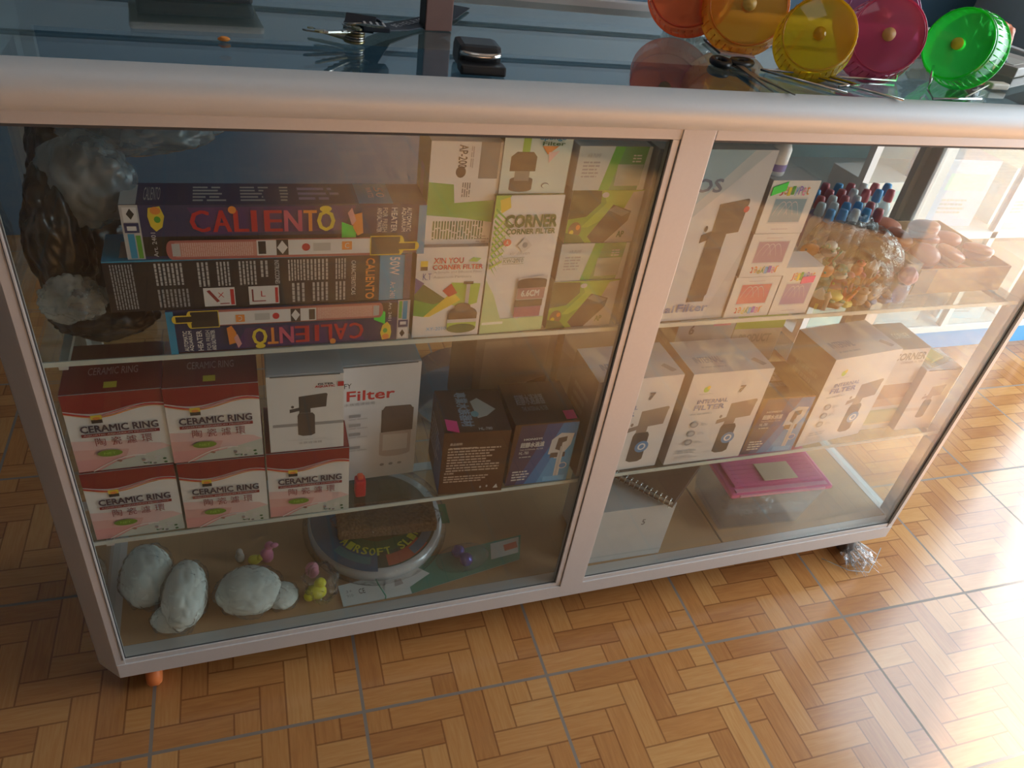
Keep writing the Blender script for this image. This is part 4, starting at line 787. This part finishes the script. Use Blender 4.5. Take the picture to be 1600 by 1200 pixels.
# clear bag at the back
bag('clear_bag', 'crumpled clear bag on the glass top behind the scissors', 'plastic bag', [((.735,.235,ZG+.035),(.032,.03,.036),None,.6,3,71,5,ZG+.0005)], milky)
# scissors
t = thing('scissors', 'open scissors with black handles lying on the glass top', 'scissors', (.690,.045,ZG))
bk = M(.012,.012,.014,.35)
for sgn, a in ((1,-100),(-1,-82)):
    mb = MB(); mb.T = Matrix.Translation((0,0,.0015+.0016*(sgn > 0))) @ Matrix.Rotation(math.radians(a), 4, 'Z')
    mb.prism([(-.012,-.0035),(.0,-.004),(.08,-.0006),(.082,.0004),(.0,.004),(-.012,.0035)], 0, .0012, mat('scissor_steel',(.30,.29,.27),.3,.8)); mb.T = Matrix.Identity(4)
    b_ = mb.build('blade', t)
    mb = MB(); cx, cy = (-.017,.010) if sgn > 0 else (.010,.013)
    mb.T = Matrix.Translation((cx,cy+.004,.004)) @ Matrix.Rotation(math.radians(70 if sgn > 0 else 20), 4, 'Z') @ Matrix.Diagonal((1.25,.85,1,1))
    mb.tube([(.0105*math.cos(k*PI/12), .0105*math.sin(k*PI/12), 0) for k in range(24)], .0036, bk, 8, closed=True)
    mb.lathe([(0,-.001),(.008,-.001)], bk, 20); mb.build('handle', t, 'black plastic handle')
# small printed rack card beside
mb = MB(); mb.box(0,.042,0,.055,0,.0015, M(.62,.55,.66,.4)); mb.box(.003,.039,.003,.025,.0015,.0018, M(.7,.66,.72,.4)); mb.box(.012,.028,.010,.014,.0018,.002, M(.3,.3,.35)); mb.tube([(-.001,-.001,.002),(-.001,.056,.002),(.043,.056,.002)], .001, dark, 6)
o = mb.build('price_card', None, 'lilac printed card lying behind the scissors handles', 'card'); o.location = (.700,.105,ZG); o.rotation_euler = (0,0,-.2)
# hamster wheels
def tint(nm, c_, f_=.5): return glass(nm, c_, f_, c_, 1., .06, ior=1.5)
def wheel(name, label, c_, ax, m, hub, r=.045, dep=.03):
    ax = Vector(ax).normalized(); q_ = ax.to_track_quat('Z','Y')
    t = thing('hamster_wheel', label, 'hamster wheel', (0,0,0), group='plastic hamster wheels'); t.location = c_; t.rotation_mode = 'QUATERNION'; t.rotation_quaternion = q_
    mb = MB(); mb.lathe([(0,0),(r*.90,0),(r*.985,-.002),(r*1.0,-.005),(r*1.04,-dep*.5),(r*1.06,-dep),(r*1.1,-dep-.001),(r*1.1,-dep-.003),(r*1.05,-dep-.002)], m, 56)
    mb.tube([(r*.95*math.cos(a*PI/24), r*.95*math.sin(a*PI/24), .0005) for a in range(48)], .0011, m, 6, closed=True)
    for a in range(36):
        th = a*PI/18; mb.tube([(r*1.01*math.cos(th), r*1.01*math.sin(th), -.006),(r*1.055*math.cos(th), r*1.055*math.sin(th), -dep)], .0007, m, 4)
    mb.build('drum', t)
    mb = MB(); mb.lathe([(0,.004),(r*.16,.003),(r*.17,0),(r*.17,-.006),(0,-.006)], hub, 20); mb.build('hub', t)
    return t
ye = tint('yellow_translucent', (.88,.62,.02), .6); pn = tint('pink_translucent', (.82,.14,.30), .6); gn = tint('green_translucent', (.06,.85,.12), .42); og = tint('orange_translucent', (.90,.42,.04), .6)
rd = tint('red_translucent', (.85,.16,.05), .6)
wheel('w', 'red and orange plastic hamster wheel, rearmost at the left of the wheels', (.680,.168,.812), (-.55,-.70,.35), rd, M(.8,.5,.1,.4), .045, .02)
wheel('w', 'amber plastic hamster wheel behind the bright yellow one', (.728,.118,.808), (-.35,-.80,.45), og, M(.8,.5,.1,.4), .045, .02)
wheel('w', 'bright yellow plastic hamster wheel in front', (.768,.040,.800), (-.50,-.75,.45), ye, ye, .0385)
wheel('w', 'pink plastic hamster wheel with a yellow hub', (.864,.048,.803), (-.42,-.80,.42), pn, M(.7,.4,.15,.4), .041)
wheel('w', 'violet pink plastic hamster wheel hidden behind the pink one', (.905,.110,.810), (-.3,-.80,.42), tint('violet_translucent',(.6,.2,.4),.5), M(.7,.4,.15,.4), .045, .02)
wheel('w', 'green plastic hamster wheel turned sideways at the right', (.945,.030,.803), (-.93,-.36,.25), gn, M(.75,.8,.05,.4), .038, .036)
def stand(label, pts_list):
    mb = MB()
    for pts in pts_list: mb.tube([(a,b,c_+ZG) for a,b,c_ in pts], .0014, chrome, 8)
    return mb.build('wire_stand', None, label, 'wire stand', 'wire stands of the hamster wheels')
stand('chrome wire stand under the bright yellow hamster wheel', [[(.716,.047,.002),(.764,.045,.002),(.795,.050,.002),(.812,.082,.002)],[(.716,.047,.002),(.740,.020,.002),(.775,-.022,.002)],[(.755,.046,.002),(.752,.062,.010),(.764,.062,.040)]])
stand('chrome wire stand under the pink hamster wheel', [[(.795,.035,.002),(.850,.036,.002),(.887,.036,.002),(.894,.046,.010),(.890,.056,.030)],[(.778,.030,.002),(.810,-.008,.002),(.836,-.036,.002)],[(.795,.035,.002),(.815,.01,.002),(.782,.0,.002)]])
stand('chrome wire stand under the green hamster wheel', [[(.920,.020,.006),(.905,.005,.003),(.884,-.026,.002),(.960,-.018,.002)],[(.920,.020,.006),(.930,.035,.02)]])
bag('dark_bag', 'dark grey crinkled bag behind the green hamster wheel', 'plastic bag', [((1.045,.115,ZG+.03),(.045,.045,.030),None,.6,3,81,5,ZG+.0005)], mat('dark_grey_film',(.06,.07,.08),.3,0,.3,30,.6))
bag('snack_packet', 'orange and green packet at the right end of the glass top', 'packet', [((1.20,.215,ZG+.022),(.030,.028,.022),None,.3,2,82,4,ZG+.0005)], mat('orange_packet',(.75,.2,.06),.35,0,.3,20))
mb = MB(); mb.box(0,.10,0,.05,0,.012, M(.45,.42,.38,.5), .002); mb.box(.01,.06,.01,.04,.012,.0125, M(.5,.5,.45)); o = mb.build('flat_carton', None, 'flat tan carton at the right end of the glass top', 'box'); o.location = (1.12,.085,ZG); o.rotation_euler = (0,0,.4)
mb = MB(); mb.tube([(.935,-.02,.004),(.985,.01,.004),(1.02,.03,.005)], .0008, M(.8,.75,.65)); mb.box(1.018,1.045,.024,.036,.001,.008, M(.75,.68,.55,.4), .002); o = mb.build('cable_tie', None, 'cream plastic tie with a thin tail near the front edge at right', 'tie'); o.location = (0,0,ZG)

# ------------------------------------------------------------------ things behind
t = thing('display_cabinet', 'white framed glass cabinet with a blue plinth standing behind at the right', 'display cabinet', (2.0,.62,FZ))
pf_ = mat('white_lacquer', (.72,.74,.75), .4); bp_ = mat('blue_plinth_paint', (.10,.34,.62), .5)
mb = MB(); mb.box(-.5,.40,0,.5,.0,.055, bp_); mb.build('plinth', t)
mb = MB()
for z_ in (.055,.34,.62): mb.box(-.5,.40,0,.5,z_,z_+.018, pf_)
for x_ in (-.5,-.02,.382):
    for y_ in (0,.482): mb.box(x_,x_+.018,y_,y_+.018,.073,.62, pf_)
mb.build('frame', t)
mb = MB(); mb.box(-.482,.382,.006,.009,.073,.62, gpane); mb.build('glass_pane', t)
mb = MB(); mb.box(-.482,.382,.478,.482,.073,.62, M(.5,.66,.68)); mb.build('back_panel', t)
rnd = random.Random(6); nmz = ['pale green','light grey','pale blue','white','lavender','mint']
cl6 = [M(.5,.65,.58),M(.55,.57,.58),M(.5,.65,.75),M(.7,.7,.7),M(.5,.5,.72),M(.45,.68,.66)]
for i in range(4):
    for lv, z_ in ((0,.0735),(1,.3585)):
        x_ = 2.0-.44+i*.22; h_ = (.14,.19,.11,.17,.15,.12)[(i+lv*2) % 6]; k = (i+lv*3) % 6
        carton('boxed_item', '%s carton on the %s shelf of the white cabinet behind, %s from the left' % (nmz[k], 'lower' if lv == 0 else 'upper', order[i]), (x_,.66), FZ+z_, rnd.uniform(-6,6), .15, .12, h_, cl6[k], [('r',cl6[(k+2)%6],.1,.55,.9,.8),('l',grey,.15,.2,.7,.45,4)], group='cartons in the cabinet behind')
mb = MB(); mb.lathe([(0,0),(.14,0),(.15,.006),(.15,.03),(.13,.04),(0,.042)], M(.02,.02,.022,.4), 40); mb.tube([(0,0,0),(0,0,-.55)], .02, chrome); mb.lathe([(.16,-.58),(.16,-.565),(.03,-.55)], chrome, 30)
o = mb.build('stool', None, 'round black stool seat just visible behind the counter', 'stool'); o.location = (.66,.60,.482)

# ------------------------------------------------------------------ light
wd = bpy.data.worlds.new('daylight'); sc.world = wd; wd.use_nodes = True
bg = wd.node_tree.nodes['Background']; bg.inputs[0].default_value = (.80,.91,1,1); bg.inputs[1].default_value = 7.0
def portal(loc, rot, sx, sy):
    l = bpy.data.lights.new('doorway_daylight', 'AREA'); l.shape = 'RECTANGLE'; l.size = sx; l.size_y = sy; l.cycles.is_portal = True
    o = bpy.data.objects.new('doorway_daylight', l); C.objects.link(o); o.location = loc; o.rotation_euler = rot
portal((X1+.02, (OY0+OY1)/2, (OZ+FZ)/2), (0, PI/2, 0), OZ-FZ, OY1-OY0)
sl = bpy.data.lights.new('sun', 'SUN'); sl.energy = 24; sl.angle = math.radians(7); sl.color = (1,.96,.92)
so = bpy.data.objects.new('sun', sl); C.objects.link(so)
SD = Vector((-.81,-.59,-.80))
so.rotation_euler = SD.to_track_quat('-Z','Y').to_euler()
lp = bpy.data.lights.new('overhead_fill', 'AREA'); lp.size = .6; lp.energy = 1.0; lp.color = (.9,.95,1)  # weak fill light added overhead, no real fixture there
lo = bpy.data.objects.new('overhead_fill', lp); C.objects.link(lo); lo.location = (.2,-.5,2.45)

# ------------------------------------------------------------------ camera
R = ((0.9434329577604349, -0.3029032350824675, 0.13484763397246852), (-0.08137485428611439, -0.6057935145226959, -0.7914495251449416), (0.3214224436801373, 0.735706359860247, -0.5961742738158645))
cd = bpy.data.cameras.new('camera'); cd.sensor_width = 36; cd.lens = 1197.9/1600*36; cd.clip_start = .01
co = bpy.data.objects.new('camera', cd); C.objects.link(co)
rt, dn, fw = R
co.matrix_world = Matrix(((rt[0],-dn[0],-fw[0],.18374),(rt[1],-dn[1],-fw[1],-.66604),(rt[2],-dn[2],-fw[2],.94285),(0,0,0,1)))
sc.camera = co
sc.view_settings.view_transform = 'Standard'; sc.view_settings.look = 'None'; sc.view_settings.gamma = 1; sc.view_settings.use_curve_mapping = False
sc.view_settings.exposure = 0.0
